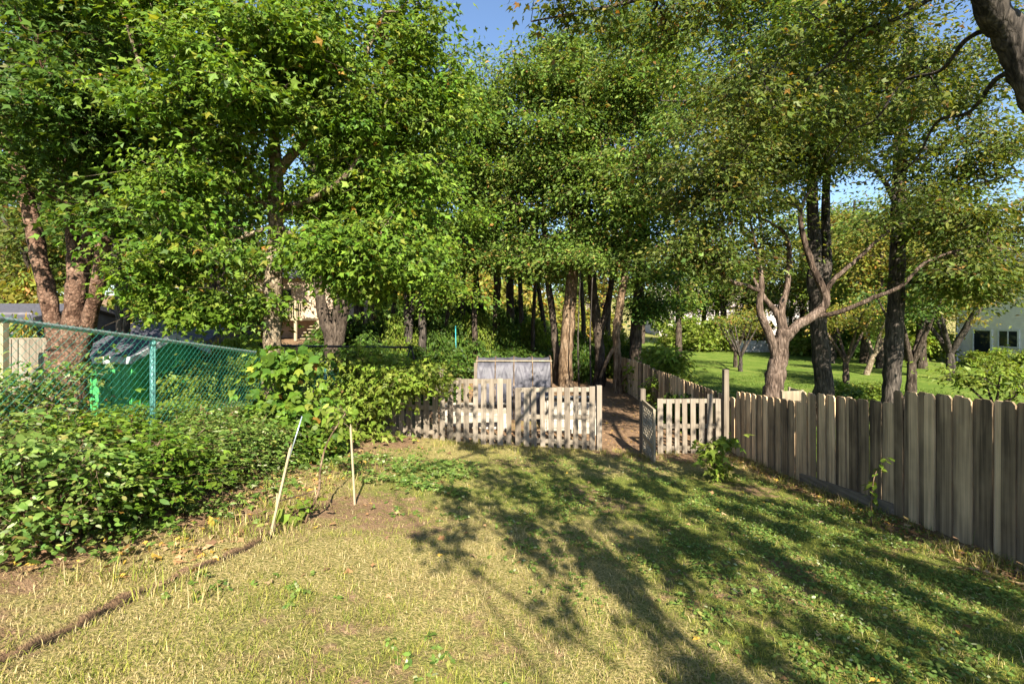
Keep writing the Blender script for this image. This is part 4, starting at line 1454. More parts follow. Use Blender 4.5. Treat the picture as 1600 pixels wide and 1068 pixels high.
wood_tree('wood tree with the broad lit tan trunk right of the hoop house', 884, 19, .27, [(884, 560, 1), (888, 500, .95), (893, 450, .9), (897, 380, .75), (890, 250, .5), (885, 120, .25)],
          [blob(860, 250, 19, 2.9, 2.2, 2.6, 190), blob(900, 380, 18.4, 1.9, 1.5, 1.1, 80), blob(830, 140, 19.5, 2.4, 2, 1.7, 130), blob(890, 230, 17.4, 1.8, 1.0, 1.6, 90), blob(870, 110, 17.8, 1.7, 1.0, 1.2, 80), blob(940, 170, 19.4, 2.2, 2, 1.8, 110)], 'wood', 'bark_tan')
wood_tree('leaning slim brown wood tree at the end of the dirt path', 966, 18.2, .16, [(965, 570, 1), (963, 520, .95), (970, 470, .9), (980, 400, .8), (985, 280, .6), (995, 120, .3)],
          [blob(1000, 260, 18.2, 2.3, 1.9, 2.2, 150), blob(985, 290, 16.8, 1.6, .9, 1.5, 80), blob(1000, 130, 17, 1.6, .9, 1.2, 70), blob(970, 410, 17.9, 1.5, 1.2, .8, 55), blob(1010, 110, 18.6, 2.2, 1.8, 1.6, 100)], 'wood', 'bark_tan',
          extra=[[(962, 540, 18.2, .08), (950, 560, 18.1, .07), (938, 590, 18, .05)]])
wood_tree('dark forked wood tree left of the leaning brown trunk', 936, 20, .22, [(938, 560, 1), (933, 510, .95), (927, 460, .85), (922, 390, .7), (915, 250, .4)],
          [blob(930, 300, 20.5, 2.6, 2, 2.2, 120), blob(960, 110, 21, 2.6, 2, 1.8, 130), blob(900, 75, 21, 2.2, 1.6, 1.0, 90), blob(1030, 60, 21, 2.4, 1.8, 1.2, 100), blob(990, 20, 21.5, 2.0, 1.5, .8, 60)], 'mapledark', 'bark_dark',
          extra=[[(936, 530, 20, .15), (948, 480, 20, .13), (957, 430, 20, .10), (965, 330, 20, .05)]])
wood_tree('dark ivy-clad wood tree beside the far end of the board fence', 994, 20.5, .26, [(993, 560, 1), (995, 500, .95), (1000, 440, .85), (1005, 330, .65), (1010, 180, .35)],
          [blob(1040, 330, 20, 2.2, 1.8, 1.8, 110), blob(1030, 180, 20.5, 2.6, 2, 2.2, 140), blob(1060, 430, 19.5, 1.4, 1.2, .6, 40), blob(1010, 480, 20, .8, .7, .8, 30)], 'mapledark', 'bark_dark')
wood_tree('slender wood tree crossing just left of the broad tan trunk', 872, 20, .15, [(868, 540, 1), (862, 480, .95), (852, 400, .8), (848, 250, .5)],
          [blob(800, 310, 20, 2.4, 2, 2.2, 160), blob(770, 220, 20, 2.0, 1.6, 1.6, 100), blob(760, 390, 20, 1.6, 1.4, .9, 60), blob(845, 410, 19.6, 1.6, 1.3, .8, 55)], 'wood', 'bark_dark')
wood_tree('dark wood tree behind the hoop house, straight and tall', 798, 25, .24, [(797, 530, 1), (797, 450, .9), (796, 380, .8), (793, 200, .5)],
          [blob(760, 280, 25, 3.2, 2.5, 3.0, 170), blob(730, 150, 25.5, 2.6, 2.5, 2.4, 130)], 'wood', 'bark_dark')
wood_tree('dark wood tree behind the hoop house with reddish bark', 776, 24, .20, [(776, 530, 1), (776, 470, .95), (778, 380, .8), (775, 200, .5)],
          [blob(700, 300, 24, 2.6, 2.2, 2.6, 130), blob(690, 160, 24.5, 2.6, 2.2, 2.2, 120)], 'mapledark', 'bark_dark')
wood_tree('thin dark wood tree in the middle distance left of the hoop house', 742, 22, .13, [(742, 530, 1), (741, 470, .95), (745, 400, .8), (745, 260, .5)],
          [blob(745, 390, 22, 1.6, 1.4, .9, 45)], 'wood', 'bark_dark', 8)
wood_tree('slim pale-stemmed wood tree left of the teal stake', 662, 18.5, .16, [(660, 560, 1), (660, 500, .95), (657, 420, .85), (655, 300, .5)],
          [blob(660, 410, 18.2, 1.9, 1.5, 1.1, 110), blob(720, 330, 18.5, 1.6, 1.3, 1.6, 90), blob(730, 200, 19.5, 1.5, 1.4, 1.8, 90), blob(640, 280, 18.5, 2.2, 1.8, 1.8, 110), blob(700, 460, 18, 1.0, .9, .8, 45)], 'maple', 'bark_grey')
wood_tree('twin slim wood trunk behind the leafy sapling', 640, 18.8, .13, [(638, 560, 1), (636, 500, .95), (634, 420, .85), (630, 300, .5)],
          [blob(600, 360, 18.6, 1.8, 1.5, 1.2, 75), blob(590, 230, 19, 2.2, 1.8, 1.6, 85)], 'mapledark', 'bark_grey', extra=[[(640, 540, 18.8, .10), (644, 480, 18.9, .09), (650, 400, 19, .05)]])
wood_tree('dark multi-stem tree with thick splaying trunks behind the swing frame', 520, 17.5, .34, [(520, 560, 1), (518, 530, .8), (503, 480, .6), (495, 420, .5), (490, 300, .3)],
          [blob(480, 330, 17.5, 2.2, 1.8, 1.4, 100), blob(570, 310, 17.6, 2.0, 1.8, 1.6, 95), blob(520, 180, 18, 2.8, 2.2, 2.0, 130), blob(560, 430, 17, 1.4, 1.2, .6, 45)], 'maple', 'bark_dark',
          extra=[[(522, 535, 17.5, .2), (527, 490, 17.5, .16), (526, 420, 17.5, .12), (530, 300, 17.5, .06)], [(527, 540, 17.5, .2), (538, 490, 17.4, .17), (548, 420, 17.4, .12), (565, 320, 17.4, .06)]])
wood_tree('dark double-trunked tree behind the grey shed', 338, 16.5, .2, [(333, 520, 1), (330, 470, .95), (328, 400, .8), (325, 250, .5)],
          [blob(310, 330, 16.5, 2.0, 1.7, 1.3, 85), blob(340, 200, 16.8, 2.4, 2, 1.8, 110), blob(250, 250, 17, 1.8, 1.6, 1.4, 75)], 'mapledark', 'bark_dark',
          extra=[[(340, 560, 16.5, .17), (345, 480, 16.5, .15), (348, 400, 16.5, .1), (360, 280, 16.5, .05)]])
wood_tree('thin pale double stem standing behind the chain-link beside the reddish maple', 190, 12.5, .11, [(190, 530, 1), (186, 450, .95), (180, 390, .8), (172, 280, .6), (170, 150, .3)],
          [blob(170, 330, 12.5, 1.2, 1.0, .7, 55), blob(120, 180, 13, 1.8, 1.5, 1.5, 100), blob(240, 200, 12.8, 1.4, 1.2, 1.3, 70)], 'mapledark', 'bark_grey',
          extra=[[(197, 560, 12.5, .09), (198, 480, 12.5, .08), (196, 420, 12.5, .05)]])
for k, (px, D, r_) in enumerate(((697, 23, .10), (722, 26, .13), (756, 27, .12), (815, 26, .14), (833, 24, .10), (850, 28, .14), (912, 26, .13), (950, 27, .14), (612, 22, .11), (580, 24, .13))):
    b_ = foot(px, D)
    lean = random.uniform(-22, 22)
    plant('slim_woodland_tree', 'slim dark trunk standing among the trees at the back of the wood', 'tree', b_,
          [[(*b_, r_ * 1.2), (*P(px, 510, D), r_), (*P(px + lean * .5, 440, D), r_ * .85), (*P(px + lean, 330, D), r_ * .6), (*P(px + lean, 200, D), r_ * .25)]],
          [blob(px + lean, 400, D, 1.7, 1.4, 1.0, 30), blob(px + lean, 260, D, 2.0, 1.6, 1.8, 36)], dict(LW, size=.17, per=40, pal='mapledark'), 'bark_dark', 8,
          group='slim trunks at the back of the wood')
for k, (px, D) in enumerate(((905, 17.5), (924, 17.2))):
    b_ = foot(px, D)
    plant('sapling', 'thin bare sapling stem rising in the dark gap of the wood', 'sapling', b_,
          [[(*b_, .035), (*P(px - 2, 540, D), .03), (*P(px, 470, D), .022), (*P(px + 4, 390, D), .01)]], [blob(px, 400, D, .7, .6, .4, 14)],
          dict(LW, size=.1), 'bark_grey', 0, group='bare saplings in the wood')

# small orchard trees on the lawn
LOs = dict(t='ovate', size=0.11, per=34, spread=0.24, flat=0.6, pal='yellow', tw=0.006)


def orchard(label, px, py, D, hgt, sp, nb, pal, bark='bark_grey', lean=0.0, n=40):
    b_ = np.array([PX(px, D), D, G(PX(px, D), D)])
    x, y, z = b_
    L_ = [[(x, y, z - .05, .12 * hgt / 3), (x + lean * .4, y, z + hgt * .28, .09 * hgt / 3)]]
    for k in range(nb):
        a = k * 2 * math.pi / nb + random.uniform(-.3, .3)
        L_.append([(x + lean * .4, y, z + hgt * .25, .07 * hgt / 3), (x + lean * .6 + sp * .3 * math.cos(a), y + sp * .3 * math.sin(a), z + hgt * .5, .05 * hgt / 3),
                   (x + lean + sp * .75 * math.cos(a), y + sp * .75 * math.sin(a), z + hgt * .85, .015)])
    return plant('orchard_tree', label, 'tree', b_, L_, [((x + lean, y, z + hgt * .82), (sp, sp, hgt * .28), n)], dict(LOs, pal=pal), bark, 10)


orchard('small orchard tree with yellow leaves and dark forked stem at the top of the lawn', 1149, 568, 27.5, 3.3, 1.5, 4, 'yellow', 'bark_dark', n=40)
orchard('small nearly bare orchard tree on the shaded lawn', 1157, 576, 25.5, 3.0, 1.3, 5, 'olive', 'bark_grey', n=14)
orchard('pale-barked orchard tree with low fork behind the apple-like tree', 1322, 590, 21, 3.6, 1.7, 4, 'yellow', 'bark_apple', n=90)
orchard('orchard tree with leaning whitish stem beside the straight grey trunk', 1353, 580, 24, 3.8, 1.6, 3, 'lime', 'bark_pale', 1.0, 80)
orchard('dense dark green young tree on the lawn in front of the cream house', 1424, 610, 17.5, 4.6, 1.5, 5, 'mapledark', 'bark_dark', n=130)
orchard('bushy yellow-green tree shading the cream house wall', 1485, 590, 22, 5.0, 2.3, 5, 'yellow', 'bark_grey', n=170)
orchard('low spreading tree at the corner of the lawn behind the board fence', 1555, 640, 12.5, 1.75, 1.1, 5, 'lime', 'bark_dark', n=36)
orchard('small leafy tree left of the leaning whitish stem', 1300, 575, 30, 4.5, 2.4, 4, 'lime', n=110)

# ------------------------------------------------------------------ shrubs
SH = dict(t='maple3', size=0.075, per=26, spread=0.13, flat=0.7, pal='shrub', tw=0.003, tilt=0.6)


def shrub_proto(name, label, cat, pal, size, n, hgt=1.0, wide=.6, t_='maple3', group=None, per=26):
    b_ = np.zeros(3)
    L_ = []
    for k in range(7):
        a = random.uniform(0, 6.28)
        q = random.uniform(.2, .8) * wide
        L_.append([(0.05 * math.cos(a), .05 * math.sin(a), -.05, .012), (q * .5 * math.cos(a), q * .5 * math.sin(a), hgt * .5, .008), (q * math.cos(a), q * math.sin(a), hgt * random.uniform(.7, 1), .004)])
    bl = [((0, 0, hgt * .48), (wide, wide, hgt * .42), int(n * .62))]
    for k in range(7):
        a = k * .9 + random.uniform(-.3, .3)
        q = random.uniform(.25, .85) * wide
        zt = hgt * random.uniform(.7, 1.25)
        L_.append([(q * .3 * math.cos(a), q * .3 * math.sin(a), hgt * .2, .008), (q * .8 * math.cos(a), q * .8 * math.sin(a), zt * .8, .006), (q * 1.1 * math.cos(a), q * 1.1 * math.sin(a), zt, .003)])
        bl.append(((q * 1.0 * math.cos(a), q * 1.0 * math.sin(a), zt * .9), (.16 * wide, .16 * wide, .14 * hgt), max(2, int(n * .055))))
    return plant(name, label, cat, b_, L_, bl, dict(SH, pal=pal, size=size, t=t_, per=per), 'bark_tan', 0, group, 'stem', 'foliage')


gl = 'leafy bramble shrubs along the chain-link fence'
lab = 'leafy green bramble shrub massed along the chain-link fence'
protos = [shrub_proto('bramble_shrub', lab, 'shrub', 'shrub', .050, 120, 1.0, .62, group=gl, per=32),
          shrub_proto('bramble_shrub', lab, 'shrub', 'shrub', .045, 125, 1.0, .60, 'oval6', gl, 32),
          shrub_proto('bramble_shrub', lab, 'shrub', 'maple', .060, 100, 1.0, .62, group=gl, per=30)]
spots = []      # x, y, height, kind
for k, y in enumerate(np.arange(2.7, 9.2, 0.72)):
    spots.append((-3.72 + .06 * math.sin(k * 3), y, .82 - .06 * (y - 3) + .12 * math.sin(k * 2.1), k % 3))
for k, y in enumerate(np.arange(3.1, 7.6, 0.85)):
    spots.append((-3.18 + .10 * math.sin(k * 2.3), y, .66 - .05 * (y - 3) + .08 * math.cos(k * 1.7), (k + 1) % 3))
for k, (x, y, h_) in enumerate(((-4.55, 4.3, .85), (-4.6, 5.6, .6), (-4.7, 6.9, .6), (-4.8, 8.2, .6), (-5.3, 5.0, .6), (-5.6, 7.4, .55), (-4.8, 9.4, .6), (-3.2, 9.0, .8), (-3.3, 10.6, 1.0))):
    spots.append((x, y, h_, k % 3))
used = set()
def shrub_words(x, y):
    if x < -4.2:
        return 'leafy shrub growing on the neighbour side of the chain-link fence', 'shrubs behind the chain-link fence'
    if x < -3.45:
        return 'leafy green bramble shrub pressed against the yard side of the chain-link fence', 'brambles against the chain-link fence'
    if y > 8:
        return 'leafy shrub tucked into the corner between chain-link and picket fence', 'shrubs in the fence corner'
    return 'lower leafy shrub at the bed edge in front of the brambles, facing the lawn', 'low shrubs at the bed edge'


def bush_words(k, px, D):
    if k == 0:
        if px > 1500:
            return 'low green bush at the foot of the cream house', 'bushes by the cream house'
        if D > 30:
            return 'bright lime green bush in the row along the top of the lawn', 'bright bushes along the top of the lawn'
        if px > 1000:
            return 'low bright green bush growing just behind the board fence', 'bright bushes behind the board fence'
        if px > 450 and D > 16:
            return 'upright green understorey bush between the trunks of the wood', 'understorey bushes of the wood'
        if px > 450:
            return 'small green bush behind the vine-covered picket panel', 'green bushes behind the vine-covered pickets'
        return 'green bush in the neighbour yard behind the chain-link fence', 'green bushes in the neighbour yard'
    if k == 1:
        if px > 1200 and D > 30:
            return 'dark bush in the hedge behind the orchard trees', 'dark hedge bushes behind the orchard'
        if px > 1000:
            return 'dark bush close behind the board fence', 'dark bushes behind the board fence'
        if D < 15:
            return 'small dark bush between the swing frame and the picket fence', 'dark bushes behind the pickets'
        if D > 38:
            return 'dark bush low in front of the yellowish bushes beyond the wood', 'dark bushes beyond the wood'
        if px > 760:
            return 'dark undergrowth bush on the wood floor behind the hoop house', 'dark bushes behind the hoop house'
        return 'dark undergrowth bush on the wood floor behind the swing frame', 'dark bushes behind the swing frame'
    if px > 1000:
        return 'yellow bush at the top of the lawn behind the small orchard trees', 'yellow bush of the lawn'
    if px < 420:
        return 'yellowish sunlit bush around the neighbour sheds', 'yellowish bushes by the sheds'
    return 'yellowish sunlit bush glowing behind the trunks of the wood', 'yellowish bushes behind the trunks'


def far_words(k, px):
    kind = ('green', 'olive', 'yellowing')[k]
    where = 'beyond the neighbouring lawn' if px > 1040 else ('behind the neighbour sheds and tan house' if px < 500 else 'at the back of the wood')
    return 'tall %s tree standing %s' % (kind, where), '%s trees %s' % (kind, where)


for (x, y, h_, k) in spots:
    if k in used:
        o = copy_tree(protos[k])
    else:
        o = protos[k]
        used.add(k)
    tag(o, *[(a_, 'shrub', g_) for a_, g_ in [shrub_words(x, y)]][0])
    o.location = (x, y, G(x, y) - .03)
    o.rotation_euler = (0, 0, random.uniform(0, 6.28))
    o.scale = (random.uniform(.95, 1.2), random.uniform(.95, 1.2), h_ * random.uniform(.75, 1.2))

# bushes far and middle distance
far_specs = [('lime', .12, 'bright lime green bush at the edge of the lawn', 'bright bushes round the lawn'),
             ('mapledark', .12, 'dark undergrowth bush on the floor of the wood', 'dark bushes under the wood'),
             ('yellow', .12, 'yellowish sunlit bush behind the trunks', 'yellowish bushes behind the trunks')]
bush = [shrub_proto('bush', lb, 'bush', pl, sz, 120, 1.0, .95, 'ovate', gr, 34) for pl, sz, lb, gr in far_specs]
bspots = [(1, 700, 19, .9, 1.7), (0, 745, 23, .9, 2.0), (1, 785, 24, 1.0, 2.3), (0, 835, 25, 1.0, 2.1), (1, 907, 21, .8, 1.8), (0, 950, 23, .9, 1.9), (1, 982, 22, .7, 1.7), (1, 660, 20, 1.0, 2.0), (0, 625, 19, .8, 1.7), (1, 810, 28, 1.2, 2.8), (1, 730, 27, 1.2, 2.9), (2, 215, 13.0, .7, 1.1), (0, 270, 13.2, .8, 1.3), (2, 320, 13.4, .8, 1.2), (0, 20, 11.5, .8, 1.2), (0, 375, 12.6, .8, 1.4), (2, 60, 12.2, .7, 1.4), (0, -10, 11.8, .8, 1.7), (2, 25, 12.4, .7, 1.75), (0, 1105, 40, 2.2, 2.4), (0, 1062, 42, 2.2, 2.2), (2, 1165, 41, 2.0, 2.6), (0, 1260, 36, 2.2, 2.0), (1, 1290, 37, 2.4, 2.6), (1, 1340, 34, 2.2, 2.6), (1, 1395, 33, 2.0, 2.6), (0, 1440, 32, 1.8, 2.2),
          (0, 1345, 14.5, .9, .8), (1, 1330, 13.5, .8, .7), (1, 1065, 13.0, .8, .7), (0, 1050, 15.5, 1.0, .9), (1, 1080, 12.2, .7, .8), (0, 1030, 18.0, 1.3, 1.5),
          (0, 1590, 22, 1.0, 1.2), (0, 1535, 27.5, 1.0, .8),
          (1, 640, 16.5, 1.0, 1.0), (1, 690, 17.2, .9, 1.35), (0, 605, 14.5, .8, .9), (1, 735, 18.5, 1.1, 1.2), (1, 780, 20, 1.3, .9), (1, 825, 21.5, 1.4, 1.0), (1, 860, 23, 1.4, 1.1), (1, 905, 23, 1.4, 1.1),
          (1, 940, 24, 1.5, 1.2), (1, 975, 25, 1.5, 1.2), (1, 575, 17, 1.0, 1.2), (1, 700, 21, 1.3, 1.1), (1, 545, 20, 1.6, 1.8), (1, 500, 20, 1.2, .8), (1, 420, 21, 1.0, .8),
          (2, 260, 22, 2.0, 2.6), (2, 215, 20, 1.8, 2.2), (2, 300, 24, 2.0, 3.0), (2, 385, 24, 1.8, 2.2), (2, 170, 19, 1.8, 2.4), (2, 30, 19, 1.8, 3.0), (2, 600, 45, 3.6, 4.2), (2, 665, 48, 4.2, 5.0), (2, 765, 49, 4.4, 5.2), (2, 815, 46, 4.0, 4.6), (2, 870, 50, 3.6, 4.0), (2, 715, 46, 4.0, 4.4), (2, 915, 52, 3.6, 3.6), (2, 640, 52, 4.4, 5.4),
          (1, 690, 43, 2.4, 2.6), (1, 790, 42, 2.4, 2.4), (1, 845, 43, 2.2, 2.2), (1, 740, 41, 2.0, 2.2), (1, 620, 40, 2.2, 2.4), (0, 350, 11.2, .8, 1.0), (0, 300, 10.4, .7, .8), (0, 385, 12, .9, 1.2), (1, 470, 12.5, .6, .6),
          (0, 505, 12.4, .6, .7), (0, 330, 13.5, 1.0, 1.1), (0, 430, 14.0, .9, .9), (0, 120, 17, 1.2, 1.4), (1, 655, 12.8, .6, .5), (1, 705, 14.2, .5, .45), (0, 615, 12.4, .5, .6)]
used = set()
for (k, px, D, sc_, h_) in bspots:
    if k in used:
        o = copy_tree(bush[k])
    else:
        o = bush[k]
        used.add(k)
    x = PX(px, D)
    a_, g_ = bush_words(k, px, D)
    tag(o, a_, 'bush', g_)
    o.location = (x, D, G(x, D) - .05)
    o.rotation_euler = (0, 0, random.uniform(0, 6.28))
    o.scale = (sc_, sc_, h_)

# far trees closing the view
far_trees = []
for pal, lb, gr in (('wood', 'tall green tree standing far back behind the wood', 'green trees far behind'), ('olive', 'tall olive tree standing far back behind the wood', 'olive trees far behind'),
                    ('yellow', 'tall yellowing tree standing far back behind the wood', 'yellowing trees far behind')):
    L_ = [[(0, 0, -.1, .28), (.1, 0, 3, .22), (0, .1, 6, .16), (.2, 0, 9.5, .06)], [(0, 0, 2.8, .1), (.9, .3, 4.6, .07), (1.8, .4, 6.2, .03)], [(0, 0, 3.2, .1), (-.9, -.2, 5, .07), (-1.7, .2, 6.8, .03)]]
    far_trees.append(plant('distant_tree', lb, 'tree', np.zeros(3), L_, [((0, 0, 7.0), (2.7, 2.7, 3.4), 150), ((.4, .2, 4.0), (2.3, 2.3, 1.3), 55)],
                           dict(LW, size=.20, per=34, spread=.5, pal=pal, stems=2), 'bark_dark', 14, gr))
tspots = []
for px in range(-40, 1640, 58):
    if px in (424, 482):
        continue
    D = random.uniform(33, 52)
    k = random.choice((0, 0, 1, 2))
    sc_ = random.uniform(.9, 1.35)
    if 960 < px < 1260:
        D, sc_ = random.uniform(46, 58), random.uniform(.75, 1.0)
    if 580 < px < 960:
        D, sc_ = random.uniform(56, 66), random.uniform(1.2, 1.7)
    if px > 1420:
        D = random.uniform(40, 50)
    tspots.append((px, D, k, sc_))
tspots += [(px, D, k, s_) for px, D, k, s_ in ((60, 21, 1, 1.0), (10, 24, 2, 1.0), (130, 25, 0, 1.1), (260, 27, 2, .95), (395, 29, 0, 1.1), (560, 27, 0, 1.15), (690, 58, 1, 1.3), (650, 60, 2, 1.4),
                                                (1350, 30, 0, 1.0), (1440, 27, 1, 1.0), (1060, 34, 0, .9), (1500, 36, 0, 1.1), (820, 60, 0, 1.6), (900, 62, 1, 1.6), (740, 58, 0, 1.6), (970, 60, 0, 1.4), (1130, 43, 0, 1.2), (1190, 40, 1, 1.25), (1255, 44, 0, 1.35), (1300, 33, 2, 1.0), (1330, 38, 0, 1.3), (1400, 36, 0, 1.3), (1460, 34, 1, 1.2), (1375, 27, 2, .85), (1100, 48, 2, 1.1))]
used = set()
for (px, D, k, sc_) in tspots:
    if k in used:
        o = copy_tree(far_trees[k])
    else:
        o = far_trees[k]
        used.add(k)
    x = PX(px, D)
    a_, g_ = far_words(k, px)
    tag(o, a_, 'tree', g_)
    o.location = (x, D, G(x, D) - .1)
    o.rotation_euler = (0, 0, random.uniform(0, 6.28))
    o.scale = (sc_, sc_, sc_)

# ------------------------------------------------------------------ small plants by the board fence
def big_leaf(name, length, pal):
    v, f = TEMPL['oval6']
    return leaf_mesh(name, np.zeros((1, 3)), np.array([[1.0, 0, 0]]), np.array([[0, 0, 1.0]]), np.array([length]), 'oval6', pal_cols(pal, 1))


def leafy_stem(name, label, pts, leaves_, pal, length):
    base = np.array(pts[0][:3])
    t = thing(name, label, 'plant', base)
    s = smooth_line(pts)
    MB().tube(s[:, :3], s[:, 3], 6).build('stem', M['bark_tan'], t, True)
    mes = [big_leaf('leaf', length * f, pal) for f in (.8, 1.0, 1.2)]
    for (px, py, D, a, dr) in leaves_:
        o = obj('leaf', random.choice(mes), M['leaf'], t)
        o.location = Vector(P(px, py, D) - base)
        o.rotation_euler = (random.uniform(-.5, .5), dr, a)
    return t


b_ = gpix(1361, 822)
Df = b_[1]
lv = [(1380 + random.uniform(-6, 14), 716 + random.uniform(-3, 6), Df, random.uniform(0, 6.28), .3) for _ in range(9)]
lv += [(1374 + random.uniform(-7, 7), 728 + random.uniform(-6, 12), Df, random.uniform(0, 6.28), .4) for _ in range(9)]
lv += [(1363 + random.uniform(-8, 8), 765 + random.uniform(-14, 14), Df, random.uniform(0, 6.28), .6) for _ in range(14)]
lv += [(1364, 780, Df, 0.2, .9), (1361, 792, Df, .4, 1.0), (1362, 796, Df, -2.6, 1.0)]
leafy_stem('seedling', 'thin young sapling with a few bright leaves standing against the board fence',
           [(*b_, .010), (*P(1362, 780, Df), .008), (*P(1366, 745, Df), .006), (*P(1378, 720, Df), .003)], lv, 'lime', .085)
b_ = gpix(1118, 752)
Df = b_[1]
plant('leafy_seedling', 'bushy young sapling with bright green leaves beside the lowest board fence panel', 'plant', b_,
      [[(*b_, .012), (*P(1117, 730, Df), .010), (*P(1112, 700, Df), .006)], [(*b_, .010), (*P(1124, 715, Df), .008), (*P(1140, 690, Df), .004)]],
      [blob(1116, 705, Df, .14, .14, .12, 11), blob(1122, 728, Df, .13, .13, .10, 9), blob(1137, 690, Df, .12, .12, .08, 7)],
      dict(LS, t='maple3', size=.10, per=12, spread=.08, pal='lime'), 'bark_tan', 0, None, 'stem', 'foliage')

# ------------------------------------------------------------------ ground cover
def scatter(n, x0, x1, y0, y1, power=1.6):
    """more points near the viewer"""
    u = rng.random(n)
    a, b = y0 ** (1 - power), y1 ** (1 - power)
    y = (a + (b - a) * u) ** (1 / (1 - power))
    return rng.uniform(x0, x1, n), y


def blades(name, label, x, y, length, width, col, lean=0.5):
    n = len(x)
    z = gz(x, y) - 0.004
    az = rng.uniform(0, 2 * np.pi, n)
    d = np.stack([np.cos(az), np.sin(az), 0 * az], -1)
    s = np.stack([-np.sin(az), np.cos(az), 0 * az], -1)
    L1 = np.abs(rng.normal(lean, .35, n))[:, None]
    up = np.array([0, 0, 1.0])
    p0 = np.stack([x, y, z], -1)
    p1 = p0 + (up * .55 + d * .30 * L1) * length[:, None]
    p2 = p0 + (up * (.95 - .28 * L1) + d * 1.0 * L1 * .8) * length[:, None]
    wv = s * width[:, None] / 2
    V = np.stack([p0 - wv, p0 + wv, p1 + wv * .8, p1 - wv * .8, p2], 1).reshape(-1, 3)
    b = np.arange(n)[:, None] * 5
    o = obj(name, npmesh(name, V, [b + np.array([[0, 1, 2, 3]]), b + np.array([[3, 2, 4]])], False, np.repeat(col, 5, 0)), M['blade'])
    return tag(o, label, 'grass', kind='stuff')


def mixcol(n, items, g):
    """pick straw or green by local greenness g"""
    straw = np.array([(0.40, 0.32, 0.14), (0.34, 0.27, 0.10), (0.44, 0.36, 0.19), (0.22, 0.16, 0.07)])
    grn = np.array([(0.17, 0.195, 0.026), (0.23, 0.245, 0.036), (0.11, 0.145, 0.02), (0.29, 0.27, 0.055)])
    pick = rng.random(n) < g
    c = np.where(pick[:, None], grn[rng.integers(0, 4, n)], straw[rng.integers(0, 4, n)])
    return c * rng.lognormal(0, .18, (n, 1))


x, y = scatter(155000, -4.2, 4.6, 1.7, 9.5, 1.9)
dm, lm, gm = masks(x, y)
pat = 0.5 + 0.5 * np.sin(2.3 * x + 1.7 * np.sin(1.9 * y)) * np.sin(2.9 * y + 1.3 * np.sin(2.2 * x))
fine_p = 0.5 + 0.25 * (np.sin(9 * x + 5 * np.sin(4 * y)) + np.sin(11 * y + 4 * np.sin(6 * x)))
keep = rng.random(len(x)) > np.clip((dm - .42) * 2.2, 0, .93) + np.where((shade_groove(x, y) < .04) & (y < 3.9), .97, 0)
keep &= np.abs(x) < y * 1.25 + .3
x, y, gm, pat, fine_p = x[keep], y[keep], gm[keep], pat[keep], fine_p[keep]
n = len(x)
g_ = np.clip(.09 + gm * .85 + (pat - .5) * .7 + (fine_p - .5) * .7, .06, .95)
ln = rng.lognormal(math.log(.027), .42, n) * (1 + .9 * (fine_p - .5))
wd = rng.uniform(.0016, .0032, n) * (1 + .16 * np.maximum(y - 3, 0))
blades('grass', 'short patchy mown grass, part green and part straw dry', x, y, ln, wd, mixcol(n, None, g_), 1.2)
# longer tufts at the bed edge and under the board fence
cx = np.concatenate([rng.uniform(-2.6, -1.7, 60), rng.uniform(4.0, 4.55, 70), rng.uniform(-1.5, 4.2, 60)])
cy = np.concatenate([rng.uniform(2.6, 6.5, 60), rng.uniform(3.6, 9.3, 70), rng.uniform(8.6, 9.5, 60)])
x = (cx[:, None] + rng.normal(0, .05, (len(cx), 34))).ravel()
y = (cy[:, None] + rng.normal(0, .05, (len(cx), 34))).ravel()
n = len(x)
blades('grass', 'longer uncut grass tufts along the bed edge and fence feet', x, y, rng.lognormal(math.log(.10), .3, n), rng.uniform(.003, .005, n), mixcol(n, None, np.full(n, .62)), .9)
# neighbour lawn
x = rng.uniform(4.8, 17, 46000)
y = rng.uniform(8.5, 24, 46000)
n = len(x)
c = np.array([(0.095, 0.15, 0.02), (0.13, 0.18, 0.03), (0.07, 0.115, 0.018)])[rng.integers(0, 3, n)] * rng.lognormal(0, .15, (n, 1))
blades('grass', 'lush green grass of the neighbouring lawn', x, y, rng.uniform(.04, .08, n), rng.uniform(.01, .02, n), c, .7)

# clover and broad-leaved weeds
def clover(name, label, x, y, h, size, pal, tm, per):
    n = len(x) * per
    cid = np.repeat(np.arange(len(x)), per)
    az = rng.uniform(0, 6.28, n)
    hh = (h * rng.uniform(.5, 1.3, len(x)))[cid]
    pos = np.stack([x[cid], y[cid], gz(x, y)[cid] + hh], -1) + rng.normal(0, .004, (n, 3))
    axis = np.stack([np.cos(az), np.sin(az), rng.normal(.1, .25, n)], -1)
    nr = norm(np.array([0, -.1, 1.0]) + rng.normal(0, .3, (n, 3)))
    col = pal_cols(pal, n)
    o = obj(name, leaf_mesh(name, pos, axis, nr, size * rng.lognormal(0, .2, n), tm, col), M['leaf'])
    return tag(o, label, 'ground cover', kind='stuff')


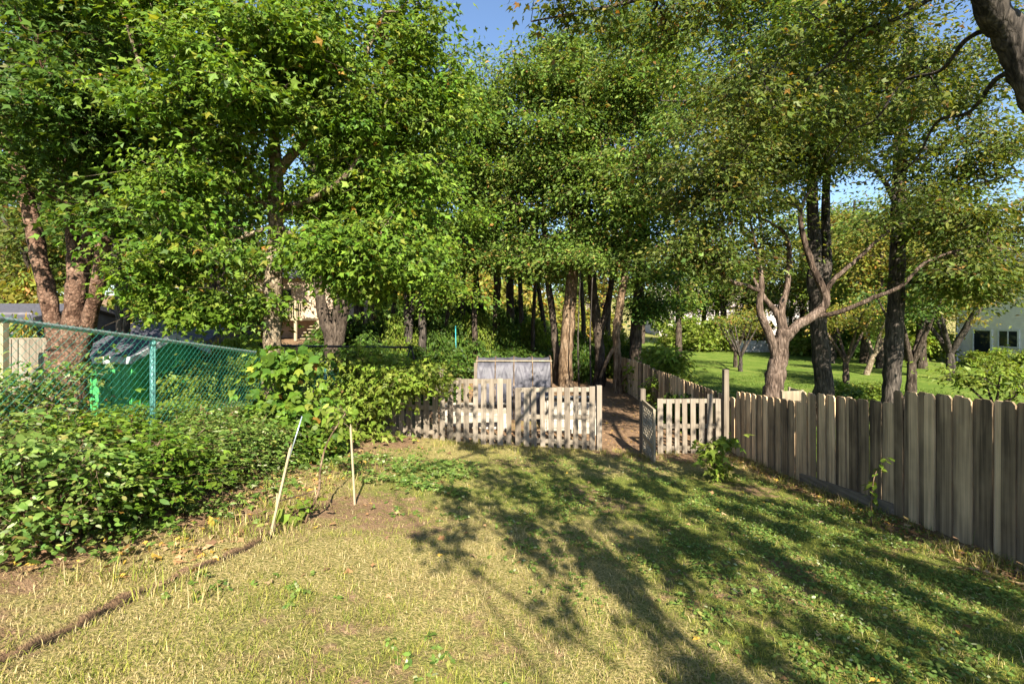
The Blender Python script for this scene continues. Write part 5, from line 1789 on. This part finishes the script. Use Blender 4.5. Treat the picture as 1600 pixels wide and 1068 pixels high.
cx = rng.uniform(0.2, 4.5, 300)
cy = 2.2 + rng.random(300) ** 1.3 * 6.5
wgt = np.exp(-((cx - 3.0) / 1.3) ** 2) * (0.4 + .6 * (cy < 6))
sel = rng.random(300) < wgt + .06
cx, cy = cx[sel], cy[sel]
x = (cx[:, None] + rng.normal(0, .14, (len(cx), 45))).ravel()
y = (cy[:, None] + rng.normal(0, .14, (len(cx), 45))).ravel()
ok = (x < 4.5) & (y > 1.8)
clover('clover', 'low clover and weed patches in the shaded right side of the lawn', x[ok], y[ok], .032, .026, 'shrub', 'oval6', 3)
cc = rng.uniform(-2.4, 2.5, 46)
cd = rng.uniform(1.9, 8.5, 46)
cx = (cc[:, None] + rng.normal(0, .13, (46, 14))).ravel()
cy = (cd[:, None] + rng.normal(0, .13, (46, 14))).ravel()
clover('weeds', 'broad-leaved weed rosettes dotted through the dry lawn', cx, cy, .018, .034, 'shrub', 'oval6', 5)
cx = np.concatenate([rng.uniform(-3.2, -2.3, 34), rng.uniform(-2.4, -.6, 44)])
cy = np.concatenate([rng.uniform(3.0, 7.5, 34), rng.uniform(5.4, 7.2, 44)])
x = (cx[:, None] + rng.normal(0, .10, (len(cx), 16))).ravel()
y = (cy[:, None] + rng.normal(0, .10, (len(cx), 16))).ravel()
clover('weeds', 'low leafy weeds creeping out of the planting bed', x, y, .06, .055, 'shrub', 'maple3', 3)

# fallen leaves
def litter(name, label, x, y, size):
    n = len(x)
    az = rng.uniform(0, 6.28, n)
    pos = np.stack([x, y, gz(x, y) + rng.uniform(.008, .03, n)], -1)
    axis = np.stack([np.cos(az), np.sin(az), rng.normal(0, .2, n)], -1)
    nr = norm(np.array([0, 0, 1.0]) + rng.normal(0, .35, (n, 3)))
    cols = np.array([(0.22, 0.12, 0.055), (0.30, 0.18, 0.085), (0.14, 0.08, 0.045), (0.36, 0.25, 0.13), (0.34, 0.22, 0.04)])[rng.integers(0, 5, n)] * rng.lognormal(0, .2, (n, 1))
    o = obj(name, leaf_mesh(name, pos, axis, nr, size * rng.lognormal(0, .3, n), 'maple3', cols), M['litter'])
    return tag(o, label, 'leaf litter', kind='stuff')


x = np.concatenate([rng.normal(4.35, .16, 1500), rng.uniform(-3.3, -2.0, 900), rng.uniform(-3, 4.5, 2600), rng.uniform(-2, 4.4, 160)])
y = np.concatenate([rng.uniform(3.2, 9.4, 1500), rng.uniform(2.8, 7.5, 900), rng.uniform(9.7, 19, 2600), rng.uniform(2.3, 9, 160)])
ok = x < 4.56
litter('fallen_leaves', 'dry brown fallen leaves under the fences and on the dirt path', x[ok], y[ok], .055)
